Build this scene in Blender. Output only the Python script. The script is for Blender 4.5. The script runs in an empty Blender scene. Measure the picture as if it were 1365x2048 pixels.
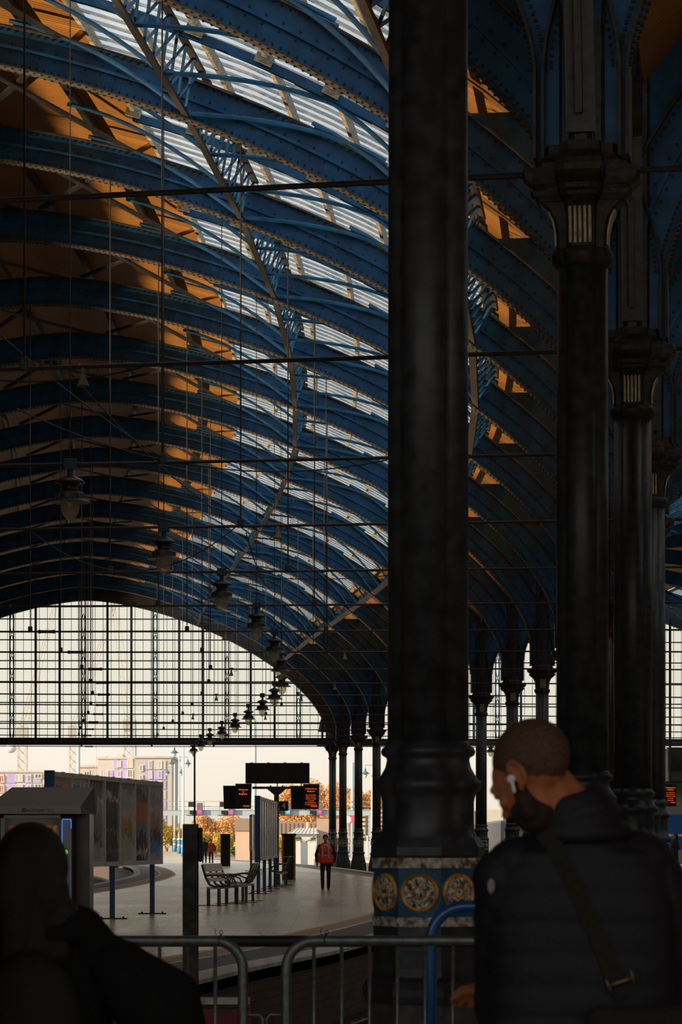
import bpy, math, random
from mathutils import Vector, Matrix
random.seed(7)
PI=math.pi
S=bpy.context.scene
COL=S.collection
EYE=1.6
# ------------------------------------------------------------------ materials
MATS={}
def nodes_of(name):
    m=bpy.data.materials.new(name); m.use_nodes=True
    nt=m.node_tree; b=nt.nodes['Principled BSDF']
    MATS[name]=m
    return m,nt,b
def mat(name,col,rough=.6,metal=0.0,noise=0.0,scale=6.0,spec=.5,bump=0.0,col2=None,coat=0.0,stretch=None):
    if name in MATS: return MATS[name]
    m,nt,b=nodes_of(name)
    b.inputs['Roughness'].default_value=rough; b.inputs['Metallic'].default_value=metal
    b.inputs['Specular IOR Level'].default_value=spec
    if coat: b.inputs['Coat Weight'].default_value=coat
    c=(*col,1)
    b.inputs['Base Color'].default_value=c
    if noise or col2 or bump:
        tc=nt.nodes.new('ShaderNodeTexCoord'); mp=nt.nodes.new('ShaderNodeMapping')
        if stretch: mp.inputs['Scale'].default_value=stretch
        nz=nt.nodes.new('ShaderNodeTexNoise'); nz.inputs['Scale'].default_value=scale; nz.inputs['Detail'].default_value=6
        nt.links.new(tc.outputs['Object'],mp.inputs['Vector']); nt.links.new(mp.outputs['Vector'],nz.inputs['Vector'])
        r=nt.nodes.new('ShaderNodeValToRGB')
        d=col2 if col2 else tuple(max(0,x*(1-noise)) for x in col)
        r.color_ramp.elements[0].color=(*d,1); r.color_ramp.elements[1].color=c
        r.color_ramp.elements[0].position=.38; r.color_ramp.elements[1].position=.62
        nt.links.new(nz.outputs['Fac'],r.inputs['Fac']); nt.links.new(r.outputs['Color'],b.inputs['Base Color'])
        if bump:
            bp=nt.nodes.new('ShaderNodeBump'); bp.inputs['Strength'].default_value=bump; bp.inputs['Distance'].default_value=.02
            nt.links.new(nz.outputs['Fac'],bp.inputs['Height']); nt.links.new(bp.outputs['Normal'],b.inputs['Normal'])
    return m
def emis(name,col,st):
    m,nt,b=nodes_of(name)
    b.inputs['Base Color'].default_value=(*[x*.3 for x in col],1)
    b.inputs['Emission Color'].default_value=(*col,1); b.inputs['Emission Strength'].default_value=st
    return m
def brick_mat(name,c1,c2,mortar,scale,bw=.5,rh=.25,rough=.8,msize=.02,axis='XZ'):
    m,nt,b=nodes_of(name); b.inputs['Roughness'].default_value=rough
    tc=nt.nodes.new('ShaderNodeTexCoord'); br=nt.nodes.new('ShaderNodeTexBrick')
    br.inputs['Color1'].default_value=(*c1,1); br.inputs['Color2'].default_value=(*c2,1); br.inputs['Mortar'].default_value=(*mortar,1)
    br.inputs['Scale'].default_value=scale; br.inputs['Brick Width'].default_value=bw; br.inputs['Row Height'].default_value=rh; br.inputs['Mortar Size'].default_value=msize
    sp=nt.nodes.new('ShaderNodeSeparateXYZ'); cb=nt.nodes.new('ShaderNodeCombineXYZ')
    nt.links.new(tc.outputs['Object'],sp.inputs['Vector'])
    nt.links.new(sp.outputs[axis[0]],cb.inputs['X']); nt.links.new(sp.outputs[axis[1]],cb.inputs['Y'])
    nt.links.new(cb.outputs['Vector'],br.inputs['Vector']); nt.links.new(br.outputs['Color'],b.inputs['Base Color'])
    return m

M_iron=mat('iron_charcoal',(.046,.053,.062),.42,0,.5,9,.5,.25)
M_ironb=mat('iron_dusty',(.042,.038,.032),.55,0,.6,14,.4,.3)
M_stone=mat('pedestal_stone',(.10,.092,.082),.8,0,.4,10,.3,.4)
M_blue=mat('roof_blue_paint',(.010,.130,.330),.42,0,.45,2.5,.45,0)
M_blued=mat('frieze_blue',(.025,.105,.19),.55,0,.4,8,.4,0)
M_flange=mat('rusted_flange',(.085,.075,.066),.6,0,.45,5,.4,0)
M_rivet=mat('rivet_dark',(.012,.02,.035),.6)
M_cream=mat('worn_cream_paint',(.52,.50,.42),.6,0,0,11,.4,.2,col2=(.30,.25,.17))
M_bandw=mat('stained_white_band',(.62,.56,.46),.7,0,0,24,.3,.3,col2=(.10,.075,.05))
M_gold=mat('worn_gold_paint',(.85,.42,.05),.5,.1,0,14,.5,.2,col2=(.28,.13,.02))
M_med=mat('flaking_plaster_relief',(.78,.74,.62),.75,0,0,38,.3,1.0,col2=(.07,.055,.035))
M_flute=mat('cream_gilt_flute',(.60,.52,.36),.5,0,0,12,.5,0,col2=(.45,.30,.10))
M_steel=mat('galvanised_steel',(.20,.225,.22),.42,.7,.3,30,.5,.1)
M_dsteel=mat('dark_steel',(.05,.052,.055),.5,.3,.3,8)
M_rod=mat('brown_tie_rod',(.050,.042,.034),.5,.2,.4,8)
M_bluebar=mat('gloss_blue_tube',(.006,.10,.34),.3,0,.2,6,.6,0,coat=.4)
M_black=mat('matt_black',(.012,.012,.013),.6)
M_dark=mat('near_black',(.02,.021,.023),.7)
M_lampm=mat('lantern_metal',(.06,.062,.058),.4,.3,.5,14)
M_yellow=mat('yellow_paint',(.62,.36,.03),.5,0,.2,5)
M_conc=mat('weathered_concrete',(.085,.080,.068),.85,0,.55,9,.3,.5)
M_whitec=mat('coping_white',(.72,.72,.68),.75,0,0,7,.3,.3,col2=(.42,.40,.37))
M_asph=mat('dark_asphalt',(.075,.066,.056),.6,0,.4,16,.4,.2)
M_buff=mat('buff_tactile',(.36,.24,.09),.6,0,.3,20,.4,.2)
M_ylin=mat('yellow_line',(.75,.55,.22),.6,0,.3,7)
M_wlin=mat('white_line',(.66,.62,.54),.6,0,.3,7)
M_ball=mat('track_ballast',(.045,.040,.035),.9,0,.6,30,.2,.8)
M_ground=mat('rail_yard_ground',(.42,.33,.24),.95,0,.35,.5,.2,0)
M_rust=mat('rusty_rail',(.09,.05,.03),.5,.6,.4,9)
M_grass=mat('weeds_green',(.12,.16,.03),.9,0,.5,4)
M_brick=brick_mat('dark_brick',(.10,.06,.045),(.14,.085,.06),(.05,.045,.04),2.2,axis='YZ')
M_wall=brick_mat('station_brick',(.06,.04,.03),(.08,.05,.035),(.03,.027,.025),2.2,axis='YZ')
M_red=mat('faded_red_plastic',(.25,.02,.015),.5,0,.4,6)
M_greyp=mat('grey_metal_frame',(.62,.60,.55),.45,.2,.2,9)
M_navy=mat('deep_blue_post',(.012,.075,.20),.45,0,.2,7)
M_wood=mat('bench_slat_wood',(.86,.68,.50),.4,0,.25,20,.5)
M_bframe=mat('bench_grey_iron',(.07,.085,.085),.4,.3,.2,8)
M_hood=mat('vending_grey',(.27,.255,.23),.55,.1,.12,60)
M_hood2=mat('vending_pale_grey',(.40,.385,.34),.5,.1,.08,60)
M_skin=mat('skin_warm',(.46,.15,.06),.65,0,.12,20,.4)
M_skin2=mat('skin_plain',(.40,.22,.15),.55)
M_stub=mat('cropped_hair',(.105,.056,.032),.7,0,.4,120,.3)
M_beard=mat('dark_beard',(.030,.014,.009),.85,0,.4,90)
M_hair=mat('dark_brown_hair',(.014,.009,.007),.55,0,.5,60,.5,.5,stretch=(6,6,.6))
M_puff=mat('navy_puffer_nylon',(.008,.009,.014),.65,0,.2,30,.4,.2)
M_coat=mat('black_wool_coat',(.010,.010,.010),.9,0,.3,40,.2,.2)
M_olive=mat('olive_canvas',(.022,.021,.016),.85,0,.3,60,.3,.3)
M_hiviz=mat('orange_hi_viz',(.95,.055,.025),.6,0,.15,12)
M_refl=mat('grey_reflective_tape',(.35,.36,.33),.3,.2)
M_shirt=mat('pale_shirt',(.55,.55,.55),.7)
M_cloth=mat('black_cloth',(.013,.013,.015),.85)
M_earbud=mat('white_earbud',(.85,.82,.78),.3)
M_brass=mat('brass_buckle',(.30,.21,.08),.4,.9)
M_orange_led=emis('amber_led_text',(1.0,.13,.02),1.6)
M_num=mat('grey_numeral',(.85,.85,.80),.6)
M_bluel=emis('blue_led_strip',(.03,.25,1.0),1.3)
M_greenl=emis('green_lamp',(.35,.9,.05),.6)
M_sigr=emis('signal_red',(1.0,.05,.25),2.0)
M_sigg=emis('signal_green',(.05,1.0,.5),1.2)
M_pblue=mat('pale_blue_girder',(.42,.52,.58),.6)
M_white=mat('white_paint',(.72,.72,.70),.5)
M_lblue=mat('light_blue_paint',(.05,.30,.58),.5)
M_hblue=mat('hoarding_blue',(.01,.12,.42),.5)
M_lav=mat('lavender_panel',(.50,.42,.72),.8,0,.1,1)
M_pink=mat('pink_panel',(.72,.46,.46),.8,0,.1,1)
M_pale=mat('pale_render',(.62,.58,.53),.8,0,.1,1)
M_wind=mat('window_dark_glass',(.20,.18,.17),.2)
M_windo=mat('window_warm_glass',(.75,.52,.30),.3)
M_crane=mat('crane_lattice_paint',(.62,.57,.53),.6)
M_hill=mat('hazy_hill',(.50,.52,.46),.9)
M_cor=mat('corrugated_brown',(.34,.24,.18),.7)
M_pwall=mat('pinkish_wall',(.55,.38,.31),.8,0,.1,2)
M_leafo=mat('autumn_leaves',(.85,.50,.20),.8,0,0,.6,.3,0,col2=(.62,.35,.14))
M_leafy=mat('yellow_leaves',(.78,.56,.10),.8,0,0,.8,.3,0,col2=(.50,.36,.08))
M_leafg=mat('green_leaves',(.17,.23,.06),.8,0,.4,1)
M_bark=mat('bark',(.30,.20,.13),.9)
# timber roof boarding (plank lines run up the slope)
def board_mat():
    m,nt,b=nodes_of('varnished_roof_boards'); b.inputs['Roughness'].default_value=.5
    uv=nt.nodes.new('ShaderNodeUVMap'); sp=nt.nodes.new('ShaderNodeSeparateXYZ'); nt.links.new(uv.outputs['UV'],sp.inputs['Vector'])
    mu=nt.nodes.new('ShaderNodeMath'); mu.operation='MULTIPLY'; mu.inputs[1].default_value=1/.16; nt.links.new(sp.outputs['X'],mu.inputs[0])
    fr=nt.nodes.new('ShaderNodeMath'); fr.operation='FRACT'; nt.links.new(mu.outputs[0],fr.inputs[0])
    gt=nt.nodes.new('ShaderNodeMath'); gt.operation='GREATER_THAN'; gt.inputs[1].default_value=.88; nt.links.new(fr.outputs[0],gt.inputs[0])
    nz=nt.nodes.new('ShaderNodeTexNoise'); nz.inputs['Scale'].default_value=3; nt.links.new(uv.outputs['UV'],nz.inputs['Vector'])
    r=nt.nodes.new('ShaderNodeValToRGB'); r.color_ramp.elements[0].color=(.40,.16,.03,1); r.color_ramp.elements[1].color=(.60,.29,.065,1)
    nt.links.new(nz.outputs['Fac'],r.inputs['Fac'])
    mx=nt.nodes.new('ShaderNodeMixRGB'); mx.inputs['Color2'].default_value=(.05,.02,.008,1)
    nt.links.new(gt.outputs[0],mx.inputs['Fac']); nt.links.new(r.outputs['Color'],mx.inputs['Color1']); nt.links.new(mx.outputs['Color'],b.inputs['Base Color'])
    return m
M_board=board_mat()
def glass_mat(name,tr,tl,tint,tlcol):
    m=bpy.data.materials.new(name); m.use_nodes=True; nt=m.node_tree; nt.nodes.clear()
    o=nt.nodes.new('ShaderNodeOutputMaterial'); t=nt.nodes.new('ShaderNodeBsdfTransparent'); t.inputs['Color'].default_value=(*tint,1)
    l=nt.nodes.new('ShaderNodeBsdfTranslucent'); l.inputs['Color'].default_value=(*tlcol,1)
    g=nt.nodes.new('ShaderNodeBsdfGlossy'); g.inputs['Roughness'].default_value=.15; g.inputs['Color'].default_value=(.8,.8,.8,1)
    a=nt.nodes.new('ShaderNodeMixShader'); a.inputs[0].default_value=tl/(tl+tr)
    c=nt.nodes.new('ShaderNodeMixShader'); c.inputs[0].default_value=.04
    nt.links.new(t.outputs[0],a.inputs[1]); nt.links.new(l.outputs[0],a.inputs[2])
    nt.links.new(a.outputs[0],c.inputs[1]); nt.links.new(g.outputs[0],c.inputs[2]); nt.links.new(c.outputs[0],o.inputs['Surface'])
    MATS[name]=m; return m
M_rglass=glass_mat('obscured_roof_glass',.28,.72,(.88,.92,.93),(.88,.93,.96))
M_gglass=glass_mat('dusty_gable_glass',.93,.07,(.91,.93,.89),(.8,.8,.75))
M_globe=glass_mat('dusty_opal_globe',.55,.45,(.97,.93,.80),(.95,.9,.72))
def poster_mat(name,cols,glossr=.08):
    m,nt,b=nodes_of(name); b.inputs['Roughness'].default_value=.5; b.inputs['Coat Weight'].default_value=1; b.inputs['Coat Roughness'].default_value=glossr
    tc=nt.nodes.new('ShaderNodeTexCoord'); sp=nt.nodes.new('ShaderNodeSeparateXYZ'); nt.links.new(tc.outputs['Generated'],sp.inputs['Vector'])
    nz=nt.nodes.new('ShaderNodeTexNoise'); nz.inputs['Scale'].default_value=3.2; nz.inputs['Detail'].default_value=5; nz.inputs['Distortion'].default_value=1.5
    nt.links.new(tc.outputs['Generated'],nz.inputs['Vector'])
    a=nt.nodes.new('ShaderNodeMath'); a.operation='MULTIPLY_ADD'; a.inputs[1].default_value=.55; nt.links.new(nz.outputs['Fac'],a.inputs[0]); 
    z=nt.nodes.new('ShaderNodeMath'); z.operation='SUBTRACT'; z.inputs[1].default_value=.27; nt.links.new(sp.outputs['Z'],z.inputs[0]); nt.links.new(z.outputs[0],a.inputs[2])
    r=nt.nodes.new('ShaderNodeValToRGB'); r.color_ramp.interpolation='CONSTANT'
    el=r.color_ramp.elements
    while len(el)<len(cols): el.new(.5)
    for i,(p,c) in enumerate(cols): el[i].position=p; el[i].color=(*[min(.8,v*1.7) for v in c],1)
    nt.links.new(a.outputs[0],r.inputs['Fac']); nt.links.new(r.outputs['Color'],b.inputs['Base Color'])
    bp=nt.nodes.new('ShaderNodeBump'); bp.inputs['Strength'].default_value=.3; bp.inputs['Distance'].default_value=.04
    n2=nt.nodes.new('ShaderNodeTexNoise'); n2.inputs['Scale'].default_value=2.2; nt.links.new(tc.outputs['Generated'],n2.inputs['Vector'])
    nt.links.new(n2.outputs['Fac'],bp.inputs['Height']); nt.links.new(bp.outputs['Normal'],b.inputs['Coat Normal'])
    return m
def paving_mat():
    m,nt,b=nodes_of('damp_platform_paving')
    tc=nt.nodes.new('ShaderNodeTexCoord'); br=nt.nodes.new('ShaderNodeTexBrick')
    br.inputs['Color1'].default_value=(.54,.41,.22,1); br.inputs['Color2'].default_value=(.63,.48,.27,1); br.inputs['Mortar'].default_value=(.13,.11,.09,1)
    br.inputs['Scale'].default_value=1.0; br.inputs['Brick Width'].default_value=.9; br.inputs['Row Height'].default_value=.6; br.inputs['Mortar Size'].default_value=.012
    nt.links.new(tc.outputs['Object'],br.inputs['Vector'])
    mp=nt.nodes.new('ShaderNodeMapping'); mp.inputs['Scale'].default_value=(.35,.10,1); nt.links.new(tc.outputs['Object'],mp.inputs['Vector'])
    nz=nt.nodes.new('ShaderNodeTexNoise'); nz.inputs['Scale'].default_value=1.3; nz.inputs['Detail'].default_value=7; nt.links.new(mp.outputs['Vector'],nz.inputs['Vector'])
    r=nt.nodes.new('ShaderNodeValToRGB'); r.color_ramp.elements[0].position=.35; r.color_ramp.elements[1].position=.65
    r.color_ramp.elements[0].color=(.55,.55,.55,1); r.color_ramp.elements[1].color=(1,1,1,1); nt.links.new(nz.outputs['Fac'],r.inputs['Fac'])
    mx=nt.nodes.new('ShaderNodeMixRGB'); mx.blend_type='MULTIPLY'; mx.inputs['Fac'].default_value=1
    nt.links.new(br.outputs['Color'],mx.inputs['Color1']); nt.links.new(r.outputs['Color'],mx.inputs['Color2']); nt.links.new(mx.outputs['Color'],b.inputs['Base Color'])
    mr=nt.nodes.new('ShaderNodeMapRange'); mr.inputs['To Min'].default_value=.20; mr.inputs['To Max'].default_value=.36; nt.links.new(nz.outputs['Fac'],mr.inputs['Value']); nt.links.new(mr.outputs['Result'],b.inputs['Roughness'])
    n3=nt.nodes.new('ShaderNodeTexNoise'); n3.inputs['Scale'].default_value=6; nt.links.new(tc.outputs['Object'],n3.inputs['Vector'])
    bp=nt.nodes.new('ShaderNodeBump'); bp.inputs['Strength'].default_value=.15; bp.inputs['Distance'].default_value=.02; nt.links.new(n3.outputs['Fac'],bp.inputs['Height']); nt.links.new(bp.outputs['Normal'],b.inputs['Normal'])
    return m
M_pave=paving_mat()

# ------------------------------------------------------------------ mesh builder
class MB:
    def __init__(s): s.v=[]; s.f=[]; s.mi=[]; s.cur=0; s.uv=None
    def add(s,vs,fs):
        o=len(s.v); s.v+= [tuple(p) for p in vs]; s.f+=[tuple(i+o for i in f) for f in fs]; s.mi+=[s.cur]*len(fs); return s
    def box(s,c,h,M=None):
        vs=[Vector((x*h[0],y*h[1],z*h[2])) for x in(-1,1) for y in(-1,1) for z in(-1,1)]
        if M: vs=[M@v for v in vs]
        c=Vector(c); vs=[v+c for v in vs]
        return s.add(vs,[(0,1,3,2),(4,6,7,5),(0,4,5,1),(2,3,7,6),(0,2,6,4),(1,5,7,3)])
    def bx(s,x0,x1,y0,y1,z0,z1): return s.box(((x0+x1)/2,(y0+y1)/2,(z0+z1)/2),((x1-x0)/2,(y1-y0)/2,(z1-z0)/2))
    def bar(s,a,b,w,h,up=(0,0,1)):
        a=Vector(a);b=Vector(b);d=(b-a)
        if d.length<1e-6: return s
        d.normalize(); up=Vector(up)
        x=d.cross(up)
        if x.length<1e-4: x=d.cross(Vector((1,0,0)))
        x.normalize(); y=x.cross(d)
        vs=[p+x*i*w/2+y*j*h/2 for p in(a,b) for i,j in((-1,-1),(1,-1),(1,1),(-1,1))]
        return s.add(vs,[(0,1,2,3),(7,6,5,4),(0,4,5,1),(1,5,6,2),(2,6,7,3),(3,7,4,0)])
    def tube(s,pts,r,n=8,closed=False):
        pts=[Vector(p) for p in pts]; N=len(pts); rs=r if isinstance(r,(list,tuple)) else [r]*N
        rings=[];prev=None
        for i,p in enumerate(pts):
            if closed: t=pts[(i+1)%N]-pts[i-1]
            else: t=pts[min(i+1,N-1)]-pts[max(i-1,0)]
            t.normalize()
            if prev is None:
                x=t.cross(Vector((0,0,1)))
                if x.length<1e-3: x=t.cross(Vector((1,0,0)))
            else: x=prev-t*prev.dot(t)
            x.normalize(); prev=x; y=t.cross(x)
            rings.append([p+(x*math.cos(2*PI*k/n)+y*math.sin(2*PI*k/n))*rs[i] for k in range(n)])
        vs=[v for R in rings for v in R]; fs=[]
        for i in range(N if closed else N-1):
            j=(i+1)%N
            for k in range(n): fs.append((i*n+k,i*n+(k+1)%n,j*n+(k+1)%n,j*n+k))
        if not closed: fs.append(tuple(range(n-1,-1,-1))); fs.append(tuple((N-1)*n+k for k in range(n)))
        return s.add(vs,fs)
    def loft(s,rings,cap=True):
        n=len(rings[0]); N=len(rings); vs=[v for R in rings for v in R]; fs=[]
        for i in range(N-1):
            for k in range(n): fs.append((i*n+k,i*n+(k+1)%n,(i+1)*n+(k+1)%n,(i+1)*n+k))
        if cap: fs.append(tuple(range(n-1,-1,-1))); fs.append(tuple((N-1)*n+k for k in range(n)))
        return s.add(vs,fs)
    def lathe(s,prof,n=16,c=(0,0,0),axis='Z',sc=(1,1)):
        R=[]
        for r,z in prof:
            ring=[]
            for k in range(n):
                a=2*PI*k/n; p=(r*math.cos(a)*sc[0],r*math.sin(a)*sc[1],z)
                if axis=='Y': p=(p[0],p[2],p[1])
                ring.append(Vector(p)+Vector(c))
            R.append(ring)
        return s.loft(R)
    def ell(s,c,r,M=None,n=16,m=10):
        vs=[];c=Vector(c)
        for i in range(1,m):
            th=PI*i/m
            for k in range(n):
                a=2*PI*k/n; v=Vector((r[0]*math.sin(th)*math.cos(a),r[1]*math.sin(th)*math.sin(a),r[2]*math.cos(th)))
                vs.append((M@v if M else v)+c)
        t=Vector((0,0,r[2]));b=-t
        vs.append((M@t if M else t)+c); vs.append((M@b if M else b)+c)
        fs=[]
        for i in range(m-2):
            for k in range(n): fs.append((i*n+k,(i+1)*n+k,(i+1)*n+(k+1)%n,i*n+(k+1)%n))
        T=len(vs)-2;B=T+1
        for k in range(n): fs.append((T,k,(k+1)%n)); fs.append((B,(m-2)*n+(k+1)%n,(m-2)*n+k))
        return s.add(vs,fs)
    def cap(s,a,b,ra,rb,n=12):
        a=Vector(a);b=Vector(b);d=b-a; L=d.length
        if L<1e-5: return s.ell(a,(ra,)*3)
        d.normalize(); pts=[];rs=[]
        for i in range(5):
            t=PI/2*(i/4); pts.append(a-d*ra*math.cos(t)*.999); rs.append(max(.001,ra*math.sin(t)))
        for i in range(5):
            t=PI/2*(i/4); pts.append(b+d*rb*math.sin(t)*.999); rs.append(max(.001,rb*math.cos(t)))
        return s.tube(pts,rs,n)
    def build(s,name,m,parent=None,smooth=False,loc=None):
        me=bpy.data.meshes.new(name); me.from_pydata(s.v,[],s.f)
        ms=m if isinstance(m,(list,tuple)) else [m]
        for q in ms: me.materials.append(q)
        if len(ms)>1: me.polygons.foreach_set('material_index',s.mi)
        if smooth: me.polygons.foreach_set('use_smooth',[True]*len(me.polygons))
        if s.uv:
            l=me.uv_layers.new(name='UVMap')
            for p in me.polygons:
                for li in p.loop_indices: l.data[li].uv=s.uv[me.loops[li].vertex_index]
        me.update()
        o=bpy.data.objects.new(name,me); COL.objects.link(o)
        if parent: o.parent=parent
        if loc: o.location=loc
        return o
def tag(o,label=None,cat=None,group=None,kind=None):
    if label: o['label']=label
    if cat: o['category']=cat
    if group: o['group']=group
    if kind: o['kind']=kind
    return o
def thing(name,label,cat,loc=(0,0,0),rz=0,group=None):
    o=bpy.data.objects.new(name,None); o.empty_display_size=.2; COL.objects.link(o); o.location=loc; o.rotation_euler=(0,0,rz)
    return tag(o,label,cat,group)
def copy_tree(o,parent=None):
    c=o.copy(); COL.objects.link(c)
    if parent: c.parent=parent
    for ch in list(o.children): copy_tree(ch,c)
    return c
def struct(o): o['kind']='structure'; return o
def bevel(o,w,seg=2):
    b=o.modifiers.new('bevel','BEVEL'); b.width=w; b.segments=seg; b.limit_method='ANGLE'; return o
def remesh(o,vox,sm=4):
    r=o.modifiers.new('remesh','REMESH'); r.mode='VOXEL'; r.voxel_size=vox; r.use_smooth_shade=True
    if sm: q=o.modifiers.new('smooth','SMOOTH'); q.iterations=sm; q.factor=.5
    return o
def text(name,body,size,m,M,parent,align='CENTER',ext=.002,label=None,sx=1):
    cu=bpy.data.curves.new(name,'FONT'); cu.body=body; cu.size=size; cu.align_x=align; cu.align_y='CENTER'; cu.extrude=ext; cu.resolution_u=3
    t=bpy.data.objects.new('tmp',cu); COL.objects.link(t)
    bpy.context.view_layer.update()
    dg=bpy.context.evaluated_depsgraph_get()
    me=bpy.data.meshes.new_from_object(t.evaluated_get(dg)); me.name=name
    bpy.data.objects.remove(t)
    me.transform(M@Matrix.Diagonal((sx,1,1,1))); me.materials.clear(); me.materials.append(m)
    o=bpy.data.objects.new(name,me); COL.objects.link(o); o.parent=parent
    if label: o['label']=label
    return o
ORD=['zeroth','first','second','third','fourth','fifth','sixth','seventh','eighth','ninth','tenth','eleventh','twelfth','thirteenth','fourteenth','fifteenth','sixteenth','seventeenth','eighteenth','nineteenth','twentieth','twenty-first']

# ------------------------------------------------------------------ curved column line
CP=[(-16,-9.5),(-2,-3.6),(6.5,-1.22),(14.9,.49),(23.2,2.11),(31.6,3.48),(39.9,4.66),(56,6.25),(72,7.05),(90,6.95),(97.8,6.56),(106,5.93),(124,4.05),(141.6,1.95),(151,.93),(159.6,.05),(167.6,-.55),(200,-2.6)]
def hermite(CPS,d):
    n=len(CPS)
    for i in range(n-1):
        if d<=CPS[i+1][0] or i==n-2: break
    def sl(j):
        a=max(0,j-1); b=min(n-1,j+1); return (CPS[b][1]-CPS[a][1])/(CPS[b][0]-CPS[a][0])
    x0,y0=CPS[i]; x1,y1=CPS[i+1]; h=x1-x0; t=(d-x0)/h; m0=sl(i)*h; m1=sl(i+1)*h
    t2=t*t;t3=t2*t
    return (2*t3-3*t2+1)*y0+(t3-2*t2+t)*m0+(-2*t3+3*t2)*y1+(t3-t2)*m1
# arc-length table starting at column 1 (D=14.9)
tab=[]
def build_tab():
    d=14.9; L=0; fwd=[(0,14.9)]; px=hermite(CP,d)
    while d<199:
        d2=d+.25; x=hermite(CP,d2); L+=math.hypot(.25,x-px); fwd.append((L,d2)); d=d2; px=x
    d=14.9; L=0; px=hermite(CP,d); bk=[]
    while d>-15:
        d2=d-.25; x=hermite(CP,d2); L-=math.hypot(.25,x-px); bk.append((L,d2)); d=d2; px=x
    return bk[::-1]+fwd
tab=build_tab()
def d_of(L):
    lo,hi=0,len(tab)-1
    while hi-lo>1:
        m=(lo+hi)//2
        if tab[m][0]<=L: lo=m
        else: hi=m
    a,b=tab[lo],tab[hi]; return a[1]+(b[1]-a[1])*(L-a[0])/(b[0]-a[0])
Ltot=[l for l,d in tab if d>=167.4][0]
SP=Ltot/18.0
def frame(k):
    L=(k-1)*SP; d=d_of(L); x=hermite(CP,d)
    da=hermite(CP,d+1.5)-hermite(CP,d-1.5); th=math.atan2(da/3,1)
    return Vector((x,d,0)),th
def P(k,off,z):
    o,th=frame(k); return o+Vector((math.cos(th)*off,-math.sin(th)*off,z))
FR={}
def Pq(k,off,z):
    kk=round(k,4)
    if kk not in FR: FR[kk]=frame(k)
    o,th=FR[kk]; return Vector((o.x+math.cos(th)*off,o.y-math.sin(th)*off,z))

# arch curve
A_,B_,Z0=14.92,8.23,8.34; NE=1.59; CEN=15.34
def arc(phi):
    c,s_=math.cos(phi),math.sin(phi)
    return Vector((A_*math.copysign(abs(c)**(2/NE),c),Z0+B_*max(0,s_)**(2/NE)))
def arcd(phi,d):
    e=.01; a=arc(max(0,phi-e)); b=arc(min(PI,phi+e)); t=(b-a); t.normalize()
    n=Vector((t.y,-t.x))
    p=arc(phi); return p+n*d
def phi_of_u(u,d=0):
    lo,hi=0.0,PI
    for _ in range(40):
        m=(lo+hi)/2
        if arcd(m,d).x>u: lo=m
        else: hi=m
    return (lo+hi)/2

# ------------------------------------------------------------------ COLUMNS
def quat(r,d,n=40):
    """quatrefoil section: 4 lobes radius r at distance d"""
    out=[]
    for k in range(n):
        a=2*PI*k/n; best=0
        for j in range(4):
            b=PI/2*j; q=d*math.cos(a-b); disc=r*r-(d*math.sin(a-b))**2
            if disc>=0: best=max(best,q+math.sqrt(disc))
        out.append((a,best))
    return out
def qring(sc,z,n=40,r=.135,d=.095):
    return [Vector((math.cos(a)*b*sc,math.sin(a)*b*sc,z)) for a,b in quat(r,d,n)]
def mixring(oct_r,sc,w,z,n=40):
    """blend of quatrefoil (scale sc) and octagon apothem oct_r with weight w"""
    R=[]
    for a,b in quat(.135,.095,n):
        aa=((a+PI/8)%(PI/4))-PI/8; o=oct_r/math.cos(aa)
        q=b*sc; v=q*(1-w)+o*w; R.append(Vector((math.cos(a)*v,math.sin(a)*v,z)))
    return R
def octring(r,z):
    R=r/math.cos(PI/8); return [Vector((R*math.cos(PI/8+PI/4*k),R*math.sin(PI/8+PI/4*k),z)) for k in range(8)]
def crossring(r,w,c,z):
    """four-armed corbel outline: arm reach r, arm half width w, inner corner c"""
    pts=[]
    for j in range(4):
        b=PI/2*j
        for (x,y) in ((c,-c),(r-.03,-w),(r,-w*.6),(r,w*.6),(r-.03,w)):
            pts.append(Vector((x*math.cos(b)-y*math.sin(b),x*math.sin(b)+y*math.cos(b),z)))
    return pts
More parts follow.
